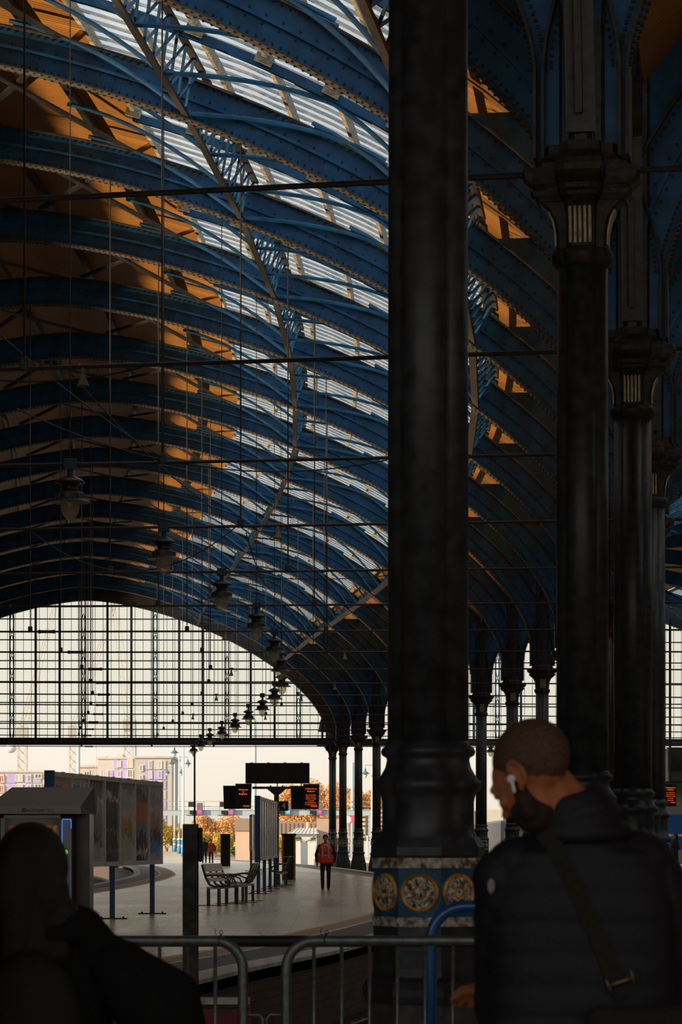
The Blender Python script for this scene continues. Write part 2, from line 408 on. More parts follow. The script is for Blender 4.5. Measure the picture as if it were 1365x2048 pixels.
def make_column():
    root=thing('iron_column','c','column')
    m=MB(); m.loft([octring(.47,-1.05),octring(.46,-.4),octring(.43,.1),octring(.385,.35),octring(.34,.55),octring(.315,.68),octring(.31,.74)]); m.build('pedestal',M_stone,root)
    m=MB()
    m.loft([octring(.33,.74),octring(.345,.78),octring(.35,.82),octring(.33,.86),octring(.300,.885),octring(.292,.93),octring(.292,1.165)])
    m.loft([octring(.290,1.49),octring(.296,1.55),octring(.302,1.56),octring(.302,1.605),octring(.275,1.66)])
    m.build('plinth',M_iron,root)
    m=MB(); m.loft([octring(.296,1.165),octring(.296,1.218)]); m.loft([octring(.298,1.488),octring(.298,1.545)]); m.build('stone_band',M_bandw,root)['label']='stained white band'
    m=MB(); m.loft([octring(.288,1.218),octring(.288,1.488)]); m.build('frieze',M_blued,root)['label']='blue frieze'
    for j in range(8):
        a=PI/4*j; R=Matrix.Rotation(a,4,'Z')@Matrix.Translation((.288,0,1.353))@Matrix.Rotation(PI/2,4,'Y')
        m=MB(); n=28
        m.lathe([(.086,0),(.088,.012),(.098,.016),(.106,.010),(.108,0)],n)
        # inner bead ring
        for q in range(12):
            b=2*PI*q/12; m.ell((.034*math.cos(b),.034*math.sin(b),.014),(.009,.009,.009),n=8,m=6)
        m.v=[tuple(R@Vector(v)) for v in m.v]; rim=m.build('medallion',M_gold,root)
        m=MB(); m.lathe([(.088,0),(.087,.006),(.05,.012),(.03,.014),(.02,.016),(.018,.026),(.008,.032),(.001,.033)],n)
        for q in range(16):
            b=2*PI*q/16; m.ell((.066*math.cos(b),.066*math.sin(b),.008),(.016,.007,.008),Matrix.Rotation(b,3,'Z'),n=8,m=6)
        m.v=[tuple(R@Vector(v)) for v in m.v]; m.build('rosette',M_med,rim)
    m=MB()
    m.loft([mixring(.295,1,1,1.60),mixring(.277,1.1,.95,1.645),mixring(.262,1.13,.6,1.69),mixring(.262,1.13,.2,1.74),mixring(.262,1.13,.15,1.86),mixring(.262,1.16,.1,1.885),
        mixring(.27,1.19,.1,1.905),mixring(.28,1.29,.05,1.925),mixring(.28,1.33,.05,1.95),mixring(.28,1.30,.05,1.975),mixring(.27,1.22,.05,1.99),mixring(.26,1.16,0,2.01),mixring(.25,1.06,0,2.05),mixring(.24,1.02,0,2.09),
        mixring(.24,1.03,0,2.105),mixring(.24,1.14,0,2.12),mixring(.24,1.17,0,2.14),mixring(.24,1.13,0,2.16),mixring(.24,1.04,0,2.175),mixring(.24,1.0,0,2.20)])
    m.build('base_moulding',M_iron,root,True)
    m=MB(); m.loft([qring(1.0,2.19,64),qring(.97,6.62,64)]); o=m.build('shaft',M_iron,root,True)
    m=MB(); m.loft([qring(.98,6.60),qring(1.05,6.62),qring(1.16,6.66),qring(1.19,6.70),qring(1.15,6.745),qring(1.02,6.765)]); m.build('astragal',M_ironb,root,True)
    m=MB()
    m.loft([crossring(.222,.12,.13,6.76),crossring(.225,.12,.13,6.90),crossring(.25,.12,.13,7.02),crossring(.30,.125,.14,7.11),crossring(.37,.13,.15,7.17)])
    m.loft([crossring(.39,.15,.17,7.17),crossring(.40,.16,.18,7.20),crossring(.44,.165,.19,7.22),crossring(.45,.17,.20,7.26),crossring(.42,.165,.20,7.29),crossring(.47,.18,.21,7.32),crossring(.51,.19,.22,7.36),crossring(.52,.195,.22,7.41),crossring(.51,.19,.22,7.46)])
    m.loft([crossring(.36,.19,.20,7.45),crossring(.37,.20,.21,7.50),crossring(.33,.18,.19,7.55),crossring(.31,.17,.18,7.58),crossring(.31,.17,.18,7.66)])
    m.build('capital',M_ironb,root)
    m=MB()
    for j in range(4):
        b=PI/2*j; Rm=Matrix.Rotation(b,3,'Z')
        for q in range(5):
            y=(q-2)*.043
            pts=[(.226,6.79),(.229,6.90),(.253,7.02),(.29,7.09)]
            for a_,b_ in zip(pts[:-1],pts[1:]):
                m.bar(Rm@Vector((a_[0],y,a_[1])),Rm@Vector((b_[0],y,b_[1]+.003)),.022,.014,Rm@Vector((1,0,0)))
    m.build('gilt_flute',M_flute,root)['label']='cream and gilt flutes'
    m=MB()
    m.loft([crossring(.20,.085,.095,7.6),crossring(.20,.085,.095,12.6)])
    for j in range(4):
        b=PI/2*j+PI/4; m.tube([(.13*math.cos(b),.13*math.sin(b),7.64),(.13*math.cos(b),.13*math.sin(b),12.5)],.022,8)
    m.build('stanchion',M_iron,root)
    return root
col0=make_column()
COLDZ={1:-.05}
for k in range(0,20):
    o,th=frame(k); c=col0 if k==0 else copy_tree(col0)
    c.location=(o.x,o.y,COLDZ.get(k,0)); c.rotation_euler=(0,0,-th)
    c['group']='iron columns dividing the two roof spans'
    if k==0: c['label']='dark clustered iron column out of view beside the viewer'
    elif k==1: c['label']='nearest and widest dark iron column with gold medallions, behind the steel barriers'
    elif k==2: c['label']='second dark iron column of the row, rising behind the bald man'
    elif k==19: c['label']='last dark iron column, under the end of the glazed gable'
    else: c['label']='dark iron column, %s of the row counting from the barriers'%ORD[k]

# ------------------------------------------------------------------ ARCH RIBS (shared meshes in local frame: x across, y along, z up)
def arch_meshes():
    N=72; ph=[PI*i/N for i in range(N+1)]
    def band(m,d0,d1,y0,y1,ext=True):
        rings=[]
        pts=[]
        if ext: pts.append((Vector((A_+d0,7.55)),Vector((A_+d1,7.55))))
        for p in ph: pts.append((arcd(p,d0),arcd(p,d1)))
        if ext: pts.append((Vector((-A_-d0,7.55)),Vector((-A_-d1,7.55))))
        for a,b in pts: rings.append([Vector((a.x,y0,a.y)),Vector((b.x,y0,b.y)),Vector((b.x,y1,b.y)),Vector((a.x,y1,a.y))])
        m.loft(rings)
    w=MB()
    band(w,.03,.36,-.045,.045); band(w,.40,.74,-.03,.03)
    band(w,.36,.41,-.10,.10)
    # spandrel plates filling down to the stanchion
    for s in (-1,1):
        rr=[]
        for i in range(0,15):
            p=PI*i/N*1.0
            a=arcd(p,.7)
            rr.append(a)
        top=12.4
        for i in range(len(rr)-1):
            a,b=rr[i],rr[i+1]
            if a.y>top or a.x>15.3: continue
            x1=15.32
            w.add([Vector((s*a.x,-.02,a.y)),Vector((s*x1,-.02,a.y)),Vector((s*x1,-.02,b.y)),Vector((s*b.x,-.02,b.y)),
                   Vector((s*a.x,.02,a.y)),Vector((s*x1,.02,a.y)),Vector((s*x1,.02,b.y)),Vector((s*b.x,.02,b.y))],[(0,1,2,3),(7,6,5,4),(0,3,7,4),(1,5,6,2),(3,2,6,7),(0,4,5,1)])
    f=MB(); band(f,0,.03,-.19,.19); band(f,.74,.77,-.16,.16)
    r=MB()
    npi=300
    for i in range(npi+1):
        p=PI*i/npi
        for d,ys in ((.10,(-.055,.055)),(.31,(-.055,.055)),(.46,(-.038,.038)),(.69,(-.038,.038))):
            if d in(.31,.46) and i%2: continue
            a=arcd(p,d)
            for y in ys: r.box((a.x,y,a.y),(.017,.012,.017))
        a=arcd(p,-.008)
        for y in (-.13,.13): r.box((a.x,y,a.y),(.02,.02,.012))
    return w,f,r
w_,f_,r_=arch_meshes()
def make_arch():
    root=thing('roof_arch','a','roof arch')
    w_.build('web',M_blue,root); f_.build('flange',M_flange,root)['label']='rust-brown flange plates'; r_.build('rivet',M_rivet,root)['label']='rows of dark rivets'
    return root
arch0=make_arch(); first=True
for span,sg in (('main',-1),('far right',1)):
    for k in range(0,20):
        o,th=frame(k); p=P(k,sg*CEN,0)
        a=arch0 if first else copy_tree(arch0); first=False
        a.location=p; a.rotation_euler=(0,0,-th)
        a['group']='riveted arches of the %s roof span'%span
        if sg<0: a['label']='blue riveted roof arch of the main span springing from the %s column'%ORD[k]  if k else 'blue riveted roof arch overhead behind the viewer'
        else: a['label']='dark riveted roof arch of the right hand span springing from the %s column'%ORD[k] if k else 'dark riveted arch of the right hand span behind the viewer'

# ------------------------------------------------------------------ ROOF BAYS
U_TOP=4.94; U_LOW=12.1
def strip(m,k0,k1,cen,phis,d,nk=2,thick=0.0):
    for a in range(len(phis)-1):
        for b in range(nk):
            ka=k0+(k1-k0)*b/nk; kb=k0+(k1-k0)*(b+1)/nk
            p=arcd(phis[a],d); q=arcd(phis[a+1],d)
            vs=[Pq(ka,cen+p.x,p.y),Pq(kb,cen+p.x,p.y),Pq(kb,cen+q.x,q.y),Pq(ka,cen+q.x,q.y)]
            o=len(m.v); m.v+=[tuple(v) for v in vs]; m.f.append((o,o+1,o+2,o+3)); m.mi.append(m.cur)
            if m.uv is not None:
                la=phis[a]*13; lb=phis[a+1]*13
                m.uv+=[(ka*SP,la),(kb*SP,la),(kb*SP,lb),(ka*SP,lb)]
def lin(a,b,n): return [a+(b-a)*i/n for i in range(n+1)]
ceil_m=MB(); ceil_m.uv=[]
for sg in(-1,1):
    cen=sg*CEN
    ut=phi_of_u(U_TOP,1.25); ul=phi_of_u(U_LOW,1.25); ue=phi_of_u(15.25,1.25)
    for k in range(-1,19):
        if k<3: strip(ceil_m,k,k+1,cen,lin(ul,ut,6),1.25); strip(ceil_m,k,k+1,cen,lin(PI-ut,PI-ul,6),1.25)  # unseen near bays boarded over to darken the foreground
        elif sg<0: strip(ceil_m,k,k+1,cen,lin(PI-ut,PI-ul,6),1.25)  # unseen left slope boarded instead of glazed to keep the roof dark
        strip(ceil_m,k,k+1,cen,lin(ut,PI-ut,14),1.25)
        strip(ceil_m,k,k+1,cen,lin(ue,ul,5),1.25)
        strip(ceil_m,k,k+1,cen,lin(PI-ul,PI-ue,5),1.25)
ce=ceil_m.build('ceiling',M_board); struct(ce)
so=ce.modifiers.new('sol','SOLIDIFY'); so.thickness=.06; so.offset=-1
win_no=3
ORDB=lambda k: ORD[k] if k>=1 else 'near'
ut=phi_of_u(U_TOP,1.1); ul=phi_of_u(U_LOW,1.1)
for sg in (-1,1):
    cen=sg*CEN
    for k in range(3,19):
        root=bpy.data.objects.new('window_%d'%win_no,None); COL.objects.link(root); struct(root); win_no+=1
        root.location=P(k+.5,cen,0)
        inv=-root.location
        def bl(m,name,mt,par=None,sm=False):
            m.v=[(v[0]+inv.x,v[1]+inv.y,v[2]+inv.z) for v in m.v]
            return m.build(name,mt,root,sm)
        for side in (0,1):
            pa,pb=(ul,ut) if side==0 else (PI-ut,PI-ul)
            if sg<0 and side==1: continue
            ph=lin(pa,pb,10)
            m=MB(); strip(m,k,k+1,cen,ph,1.20,1); bl(m,'pane',M_rglass)
            # glazing bars running up the slope
            m=MB(); nb=15
            for i in range(nb):
                kk=k+(i+.5)/nb
                for a in range(0,10,2):
                    p=arcd(ph[a],1.175); q=arcd(ph[a+2],1.175)
                    n_=arcd(ph[a+1],2)-arcd(ph[a+1],1)
                    o_,th=frame(kk) if False else (None,None)
                    A=Pq(kk,cen+p.x,p.y); Bb=Pq(kk,cen+q.x,q.y)
                    m.bar(A,Bb,.035,.06,Vector((n_.x,0,n_.y)))
            bl(m,'glazing_bar',M_greyp)
            # cream purlins along the shed
            m=MB(); m2=MB()
            npur=6
            for i in range(npur+1):
                pp=pa+(pb-pa)*i/npur
                p=arcd(pp,1.06); n_=arcd(pp,2)-arcd(pp,1)
                m.bar(Pq(k,cen+p.x,p.y),Pq(k+1,cen+p.x,p.y),.09,.15,Vector((n_.x,0,n_.y)))
                for f3 in (1/3,2/3):
                    for dk in(-.018,.018):
                        a=arcd(pp-.011,.95); b=arcd(pp+.011,.95)
                        m.bar(Pq(k+f3+dk,cen+a.x,a.y),Pq(k+f3+dk,cen+b.x,b.y),.05,.16,Vector((n_.x,0,n_.y)))
            bl(m,'purlin',M_cream)
            m=MB()
            for f3 in (1/3,2/3):
                for a in range(10):
                    p=arcd(ph[a],.90); q=arcd(ph[a+1],.90); n_=arcd(ph[a],2)-arcd(ph[a],1)
                    m.bar(Pq(k+f3,cen+p.x,p.y),Pq(k+f3,cen+q.x,q.y),.13,.15,Vector((n_.x,0,n_.y)))
            bl(m,'rafter',M_blue)
# lattice purlins between arches (at mid slope, and heavier box at foot of glazing) and curved braces
for sg in (-1,1):
    cen=sg*CEN
    for k in range(1,19):
        for side in ((1,) if sg<0 else (1,-1)):
            # visible half only for the far-right span
            for kind in ('mid','low'):
                u=7.0 if kind=='mid' else 12.1
                ph0=phi_of_u(u,.5)
                if side<0: ph0=PI-ph0
                root=thing('lattice_purlin','l','lattice purlin',Pq(k+.5,cen+arcd(ph0,.5).x,0),0,'lattice purlins of the roof')
                sidew={(-1,1):'right slope of main span',(-1,-1):'left slope of main span',(1,1):'right slope of right span',(1,-1):'left slope of right span'}[(sg,side)]
                root['label']='%s lattice purlin on %s, bay beyond the %s column'%('upper' if kind=='mid' else 'lower',sidew,ORD[k] if k else 'nearest')
                inv=-root.location
                def bl(m,name,mt):
                    m.v=[(v[0]+inv.x,v[1]+inv.y,v[2]+inv.z) for v in m.v]; return m.build(name,mt,root)
                def q(f,d,doff=0): 
                    a=arcd(ph0,d); return Pq(k+f,cen+a.x,a.y)
                m=MB(); nn=arcd(ph0,2)-arcd(ph0,1); nv=Vector((nn.x,0,nn.y))
                m.bar(q(.03,.06),q(.97,.06),.15 if kind=='mid' else .2,.05,nv); m.bar(q(.03,.90),q(.97,.90),.16,.05,nv)
                bl(m,'chord',M_flange if kind=='low' else M_dark)
                m=MB(); nd=9
                for i in range(nd):
                    f0=.04+.92*i/nd; f1=.04+.92*(i+1)/nd
                    if sg>0 and kind=='mid' and side>0: pass
                    m.bar(q(f0,.08),q(f1,.88),.05,.03,nv); m.bar(q(f0,.88),q(f1,.08),.05,.03,nv)
                bl(m,'lattice_bar',M_blue)
                for f3 in (.02,1/3,2/3,.98):
                    for dirn in (1,-1):
                        if kind=='low' and dirn*side>0: continue
                        pts=[]; m=MB()
                        for i in range(9):
                            t=i/8; dphi=-dirn*.26*t
                            pp=ph0+dphi; d=.10+.74*math.sin(t*PI/2)
                            a=arcd(pp,d); pts.append(Pq(k+f3,cen+a.x,a.y))
                        m.tube(pts,.045,6)
                        bl(m,'curved_brace',M_blue)
# diagonal wind bracing under the crown boarding
for k in range(2,19):
    for s2,(ua,ub) in enumerate(((1.0,4.4),(-3.0,.5))):
        m=MB(); a=phi_of_u(ub,.6); b=phi_of_u(ua,.6)
        pa=arcd(a,.8); pb=arcd(b,.8); c=-CEN
        m.bar(Pq(k+.03,c+pa.x,pa.y),Pq(k+.97,c+pb.x,pb.y),.14,.05); m.bar(Pq(k+.97,c+pa.x,pa.y-.07),Pq(k+.03,c+pb.x,pb.y-.07),.14,.05)
        cc=Pq(k+.5,c+(pa.x+pb.x)/2,0); m.v=[(v[0]-cc.x,v[1]-cc.y,v[2]) for v in m.v]
        o=m.build('cross_brace',M_iron,None,False,cc); tag(o,'crossed flat bars under the crown boards, %s of the ridge, bay beyond the %s column'%('right' if s2==0 else 'left',ORD[k]),'roof brace','crossed braces under the crown')
# crown purlins under the boards (timber)
for u in (-3.6,-1.2,1.2,3.6):
    m=MB(); ph0=phi_of_u(u,1.1); a=arcd(ph0,1.08)
    for k in range(0,19): m.bar(Pq(k,-CEN+a.x,a.y),Pq(k+1,-CEN+a.x,a.y),.12,.2)
    o=m.build('crown_purlin',M_iron); tag(o,{-3.6:'far left',-1.2:'left of ridge',1.2:'right of ridge',3.6:'rightmost'}[u]+' long purlin under the timber crown boards of the main roof','roof purlin','purlins under the crown boards')
# valley gutter and longitudinal arcade
m=MB()
for k in range(-1,19):
    m.bar(Pq(k,0,12.75),Pq(k+1,0,12.75),.7,.5)
tag(m.build('valley_gutter',M_iron),'long dark valley gutter girder above the column row','gutter')
for k in range(0,19):
    m=MB(); r2=[]
    N=20
    for i in range(N+1):
        t=i/N; x=t*2-1
        z=7.75+ (1-abs(x)**2.6)**(1/2.6)*3.6 if abs(x)<1 else 7.75
        kk=k+.5+x*(.5-.22/SP)
        r2.append((kk,z))
    for a,b in zip(r2[:-1],r2[1:]):
        A=Pq(a[0],0,a[1]);Bp=Pq(b[0],0,b[1]); 
        m.bar(A,Bp,.26,.06,Vector((0,1,0)) if abs((Bp-A).z)>(Bp-A).length*.8 else (0,0,1))
        m.bar(A+Vector((0,0,.16)),Bp+Vector((0,0,.16)),.06,.3)
    c=Pq(k+.5,0,0); m.v=[(v[0]-c.x,v[1]-c.y,v[2]) for v in m.v]
    o=m.build('arcade_arch',M_iron,None,False,c); tag(o,'dark iron arcade arch linking the %s column to the next one beyond'%(ORD[k] if k else 'unseen nearest'),'arcade arch','arcade arches along the column row')

# ------------------------------------------------------------------ TIE RODS, HANGERS, LAMPS
for sg in(-1,1):
  for k in range(1,20):
    if sg>0 and k<2: continue
    o,th=frame(k)
    a=P(k,sg*.3,7.45); b=P(k,sg*(2*CEN-.3),7.45); c=(a+b)/2
    m=MB(); m.tube([a-c,(a-c)*.5+Vector((0,0,-.03)),Vector((0,0,-.04)),(b-c)*.5+Vector((0,0,-.03)),b-c],.027,8)
    root=thing('tie_rod','t','tie rod',c,0,'horizontal tie rods across the roof arches')
    m.build('rod',M_rod,root)
    m=MB()
    for dx in(-.28,.28): m.ell(Vector((dx*.7,0,-.04)),(.07,.045,.055),n=10,m=8)
    m.tube([(-.15,0,-.01),(.15,0,-.01)],.013); m.tube([(-.15,0,-.07),(.15,0,-.07)],.013)
    m.build('turnbuckle',M_dsteel,root)
    root['label']='horizontal iron tie rod across the %s span at the %s column'%('main' if sg<0 else 'right hand',ORD[k])
def zrib(off): 
    u=off+CEN; return arcd(phi_of_u(u,0),0).y
for k in range(1,20):
    for off,w in ((-7.5,'right'),)+(((-11.4,'inner right'),) if k>5 else ())+(((-15.8,'centre'),) if k>3 else ()):
        a=P(k,off,0); m=MB(); m.tube([(0,0,7.42),(0,0,zrib(off))],.016,6)
        root=thing('hanger_rod','h','hanger rod',(a.x,a.y,0),0,'vertical hanger rods')
        m.build('rod',M_dsteel,root)
        m=MB(); m.bx(-.06,.06,-.05,.05,7.39,7.56); bevel(m.build('clamp',M_dsteel,root),.02)
        root['label']='thin vertical hanger rod, %s position, from arch to tie rod at the %s column'%(w,ORD[k])
def make_lamp():
    root=thing('pendant_lantern','p','pendant lamp')
    m=MB(); m.bx(-.10,.10,-.07,.07,7.33,7.50); m.tube([(0,0,7.16),(0,0,7.36)],.045,10); bevel(m.build('bracket',mat('teal_bracket',(.012,.035,.06),.5),root),.01)
    m=MB(); m.lathe([(.05,7.24),(.10,7.225),(.17,7.19),(.22,7.155),(.235,7.13),(.20,7.12),(.13,7.09),(.11,7.05),(.12,7.03),(.12,7.01)],24); m.build('top_cap',M_lampm,root,True)
    m=MB(); m.lathe([(.12,7.01),(.15,6.995),(.20,6.975),(.215,6.955),(.215,6.885),(.225,6.875),(.29,6.85),(.315,6.83),(.315,6.82),(.16,6.83)],24)
    for q in range(8):
        b=2*PI*q/8; m.bar((.218*math.cos(b),.218*math.sin(b),6.955),(.218*math.cos(b),.218*math.sin(b),6.88),.02,.02)
    m.build('shade',M_lampm,root)
    m=MB(); m.lathe([(.15,6.835),(.152,6.80),(.148,6.74),(.13,6.67),(.10,6.61),(.06,6.57),(.03,6.555),(.003,6.55)],24); m.build('glass_globe',M_globe,root,True)
    return root
lamp0=make_lamp(); fl=True
for sg,off in((-1,-8.95),(1,8.95)):
  for k in range(4,19):
    if sg>0 and k<6: continue
    a=P(k,off,0); l=lamp0 if fl else copy_tree(lamp0); fl=False; l.location=(a.x,a.y,0)
    l['group']='pendant lanterns in the main span' if sg<0 else 'pendant lanterns in the right hand span'
    if sg<0: l['label']='nearest and largest pendant lantern with pale globe, at the left' if k==4 else 'pendant lantern with pale globe, %s nearest of the curving line of lanterns'%ORD[k-3]
    else: l['label']='pendant lantern in the right hand span on the tie rod of the %s column'%ORD[k]
    m=MB(); m.tube([(0,0,7.45),(0,0,zrib(-8.95))],.010,6); m.build('suspension_rod',M_dsteel,l)
# horn loudspeakers hung below the rods
def make_horn():
    root=thing('horn_loudspeaker','h','loudspeaker')
    m=MB(); m.lathe([(.03,.03),(.045,.0),(.05,-.05),(.06,-.09),(.05,-.11),(.055,-.14),(.085,-.24),(.125,-.36),(.15,-.40),(.14,-.40),(.07,-.22),(.02,-.16)],20); m.build('horn',M_horn,root,True)
    m=MB(); m.bx(-.10,.14,-.03,.03,.0,.10); m.tube([(0,0,.02),(0,0,.12)],.02); m.build('bracket',M_gold,root)
    m=MB(); m.tube([(.22+.11*math.cos(2*PI*i/16),.02,-.04+.09*math.sin(2*PI*i/16)) for i in range(16)],.013,6,True); m.build('cable_coil',M_dsteel,root)
    return root
M_horn=mat('horn_grey',(.34,.31,.24),.45,0,.3,9)
horn0=make_horn(); fl=True
for (k,px,nm) in ((3,166,'left'),(5,556,'right of the lantern line'),(7,675,'right'),(8,450,'centre'),(9,690,'right'),(10,463,'centre'),(11,670,'right'),(12,433,'left of centre'),(12.001,603,'right'),(14,531,'centre'),(14.001,386,'left')):
    kk=int(k); o_,th=frame(kk)
    # offset along tie rod
    D=o_.y; off=((px-682.5)/5300*D-o_.x)/(math.cos(th)-math.sin(th)*(-(px-682.5)/5300))
    a=P(kk,off,7.33); h=horn0 if fl else copy_tree(horn0); fl=False; h.location=a+Vector((0,0,.08)); h.scale=(.55,.55,.55); h['group']='horn loudspeakers on the tie rods'
    h['label']='grey horn loudspeaker on tie rod of the %s column, %s'%(ORD[kk],nm)
# swagged cables
def swag(k0,o0,z0,k1,o1,z1,sag,r=.012,n=16):
    a=P(k0,o0,z0);b=P(k1,o1,z1); return [a.lerp(b,i/n)+Vector((0,0,-sag*4*(i/n)*(1-i/n))) for i in range(n+1)]
for i,(s_,lb) in enumerate(((swag(3,-9.9,7.9,3,-6.0,7.4,.35),'thin slack cable near the left horn loudspeaker'),(swag(3,-8.2,8.2,4,-7.5,7.5,.1),'slanting cable above the nearest lantern'),(swag(4,-9.8,8.3,4,-4.0,7.4,.5),'sagging cable above the nearest lantern'),(swag(4,-9,8.9,5,-7.5,7.4,.2),'slanting cable between the two nearest lanterns'),(swag(5,-7.4,7.3,6,-7.5,7.2,.6),'looped cable right of the third lantern'),(swag(5,-11.5,7.4,5,-7.6,7.4,.8),'sagging cable left of the second lantern'),(swag(6,-9,7.4,6,-3.5,7.6,.25),'nearly level cable above the fourth lantern'))):
    m=MB(); m.tube(s_,.011,5); tag(m.build('overhead_cable',M_dsteel),lb,'cable','overhead cables')

# ------------------------------------------------------------------ GABLE SCREENS
def gable(idx,sg):
    o,th=frame(19); c=P(19,sg*CEN,0); root=bpy.data.objects.new('window_%d'%idx,None); COL.objects.link(root); struct(root); root.location=c
    root.rotation_euler=(0,0,-th*.3)
    m=MB(); m.bx(-16.3,16.3,-.2,.2,7.52,7.92); m.bx(-16.3,16.3,-.28,.28,7.50,7.56); m.bx(-16.3,16.3,-.28,.28,7.90,7.95)
    for i in range(60):
        x=-16+i*.54; m.box((x,-.29,7.52),(.03,.02,.03))
    m.build('gable_beam',M_iron,root)
    zr=lambda x: arcd(phi_of_u(x,0),0).y
    i=0
    mtr=MB()
    for i in range(1,8):
        z=7.9+1.31*i-.35
        # half width at that height
        uu=0
        for q in range(1580): 
            if zr(q/100)>z: uu=q/100
        if uu>0: mtr.bx(-uu,uu,-.05,.05,z-.035,z+.035)
    mtr.build('transom',M_iron,root)
    fine=MB()
    for j in range(-10,11):
        x=j*1.5-.33
        if abs(x)>15.3: continue
        top=zr(abs(x))+.1; thick=(j%3==0)
        m=MB()
        if thick:
            m.bar((x-.12,0,7.9),(x-.12,0,top),.07,.12,(0,1,0)); m.bar((x+.12,0,7.9),(x+.12,0,top),.07,.12,(0,1,0))
            z=7.9
            while z<top-1.3:
                pts=[(x+.10*math.cos(q/16*2*PI),0,z+.65+.62*math.sin(q/16*2*PI)) for q in range(16)]; m.tube(pts,.03,6,True); z+=1.31
            m.build('lattice_mullion',M_blue if sg>0 or j%2 else M_iron,root)
        else:
            m.bar((x,0,7.9),(x,0,top),.14,.25,(0,1,0)); m.build('mullion',M_iron if sg<0 else M_blue,root)
    x=-15.6
    while x<15.6:
        t=zr(abs(x))+.05; fine.bx(x-.014,x+.014,-.02,.02,7.9,t); x+=.5
    z=8.35
    fine.build('glazing_bar',M_dsteel,root)
    m=MB(); pts=[]
    N=40; top=[arcd(PI*i/N,.1) for i in range(N+1)]
    vs=[Vector((p.x,0,p.y)) for p in top]+[Vector((-15.9,0,7.9)),Vector((15.9,0,7.9))]
    m.add(vs,[tuple(range(len(vs)))]); m.build('pane',M_gglass,root)
    # tympanum plate between screen head and roof
    m=MB()
    for i in range(N):
        a=arcd(PI*i/N,.0);b=arcd(PI*(i+1)/N,.0);c2=arcd(PI*i/N,1.3);d2=arcd(PI*(i+1)/N,1.3)
        m.add([Vector((q.x,y,q.y)) for y in(-.05,.05) for q in(a,b,d2,c2)],[(0,1,2,3),(7,6,5,4),(0,4,5,1),(3,2,6,7)])
    m.build('gable_arch_plate',M_iron,root)
gable(1,-1); gable(2,1)

# ------------------------------------------------------------------ GROUND, PLATFORMS
E_=[(10,-6.6),(20,-3.95),(27,-2.3),(30,-1.62),(33.4,-1.05),(38.4,0.0),(50,1.65),(60,2.8),(72,3.8),(85,4.3),(105,3.7),(124.7,1.85),(154,-.75),(175,-3.4),(230,-11.5),(320,-19.3),(400,-26)]
L_=[(10,-15),(22,-12.6),(40,-9.8),(60,-8.2),(78,-7.3),(90,-6.95),(107,-7.0),(123,-7.7),(154,-10.6),(200,-17.0),(320,-27),(400,-34)]
P2=[(10,2.6),(30,5.8),(50,8.6),(70,10.2),(90,10.4),(110,9.2),(125,7.8),(160,4.6),(193,2.1),(217,.3),(250,-4.3),(320,-15)]
P2R=[(10,14),(90,21.5),(125,19.5),(160,17),(217,13),(320,0)]
def ribbon(fa,fb,d0,d1,z,step=1.5,thick=None):
    m=MB(); n=int((d1-d0)/step); top=[]
    for i in range(n+1):
        d=d0+(d1-d0)*i/n; top.append((fa(d),fb(d),d))
    for a,b in zip(top[:-1],top[1:]):
        m.add([(a[0],a[2],z),(a[1],a[2],z),(b[1],b[2],z),(b[0],b[2],z)],[(0,1,2,3)])
        if thick:
            m.add([(a[0],a[2],z),(b[0],b[2],z),(b[0],b[2],z-thick),(a[0],a[2],z-thick)],[(0,1,2,3)])
            m.add([(a[1],a[2],z),(b[1],b[2],z),(b[1],b[2],z-thick),(a[1],a[2],z-thick)],[(3,2,1,0)])
    return m
fE=lambda d:hermite(E_,d); fL=lambda d:hermite(L_,d); fP=lambda d:hermite(P2,d); fPR=lambda d:hermite(P2R,d)
D0=22.0
fl_=MB(); fl_.bx(-60,40,-20,D0,-.3,0); struct(fl_.build('floor',M_pave))
plat=struct(ribbon(lambda d:fL(d)-1.9,fE,D0,342,0.0).build('floor_platform',M_pave)); plat.name='floor.001'
def off(f,a): return lambda d: f(d)+a
for (f,a,b,m_,nm) in ((fE,-.42,.03,M_whitec,'coping'),(fE,-1.24,-.42,M_asph,'asphalt_margin'),(fE,-1.32,-1.24,M_wlin,'white_line'),(fE,-1.78,-1.32,M_buff,'tactile_strip'),(fE,-1.90,-1.78,M_ylin,'yellow_line'),
        (fL,-1.93,-1.6,M_whitec,'coping'),(fL,-1.6,-.75,M_asph,'asphalt_margin'),(fL,-.75,-.66,M_wlin,'white_line'),(fL,-.66,-.12,M_buff,'tactile_strip'),(fL,-.12,.0,M_ylin,'yellow_line')):
    o=ribbon(off(f,a),off(f,b),D0 if f is fE else D0,240,.006,1.5,.05 if nm=='coping' else None).build(nm,m_,plat)
# walls below the platform edges
w=ribbon(off(fE,-.12),off(fE,-.06),D0,342,-.2,1.5,.85).build('wall_platform_edge',M_brick); w.name='wall_right_edge'; struct(w)
w=ribbon(off(fL,-1.85),off(fL,-1.8),D0,342,-.2,1.5,.85).build('wall_left_edge',M_brick); struct(w)
p2=struct(ribbon(fP,fPR,D0,238,0.0).build('floor.002',M_pave)); 
ribbon(off(fP,-.03),off(fP,.5),D0,238,.006,1.5,.1).build('coping',M_whitec,p2)
w=ribbon(off(fP,.1),off(fP,.16),D0,238,-.2,1.5,.85).build('wall_far_edge',M_brick); struct(w)
m=MB(); m.bx(-60,60,D0,172,-1.25,-1.05); struct(m.build('floor.003',M_ball))
m=MB(); m.bx(-900,900,172,4200,-1.3,-1.05); struct(m.build('floor.004',M_ground))
m=MB(); m.bx(-60,40,D0-.1,D0+.05,-1.1,-.0); struct(m.build('wall_buffer_end',M_brick))
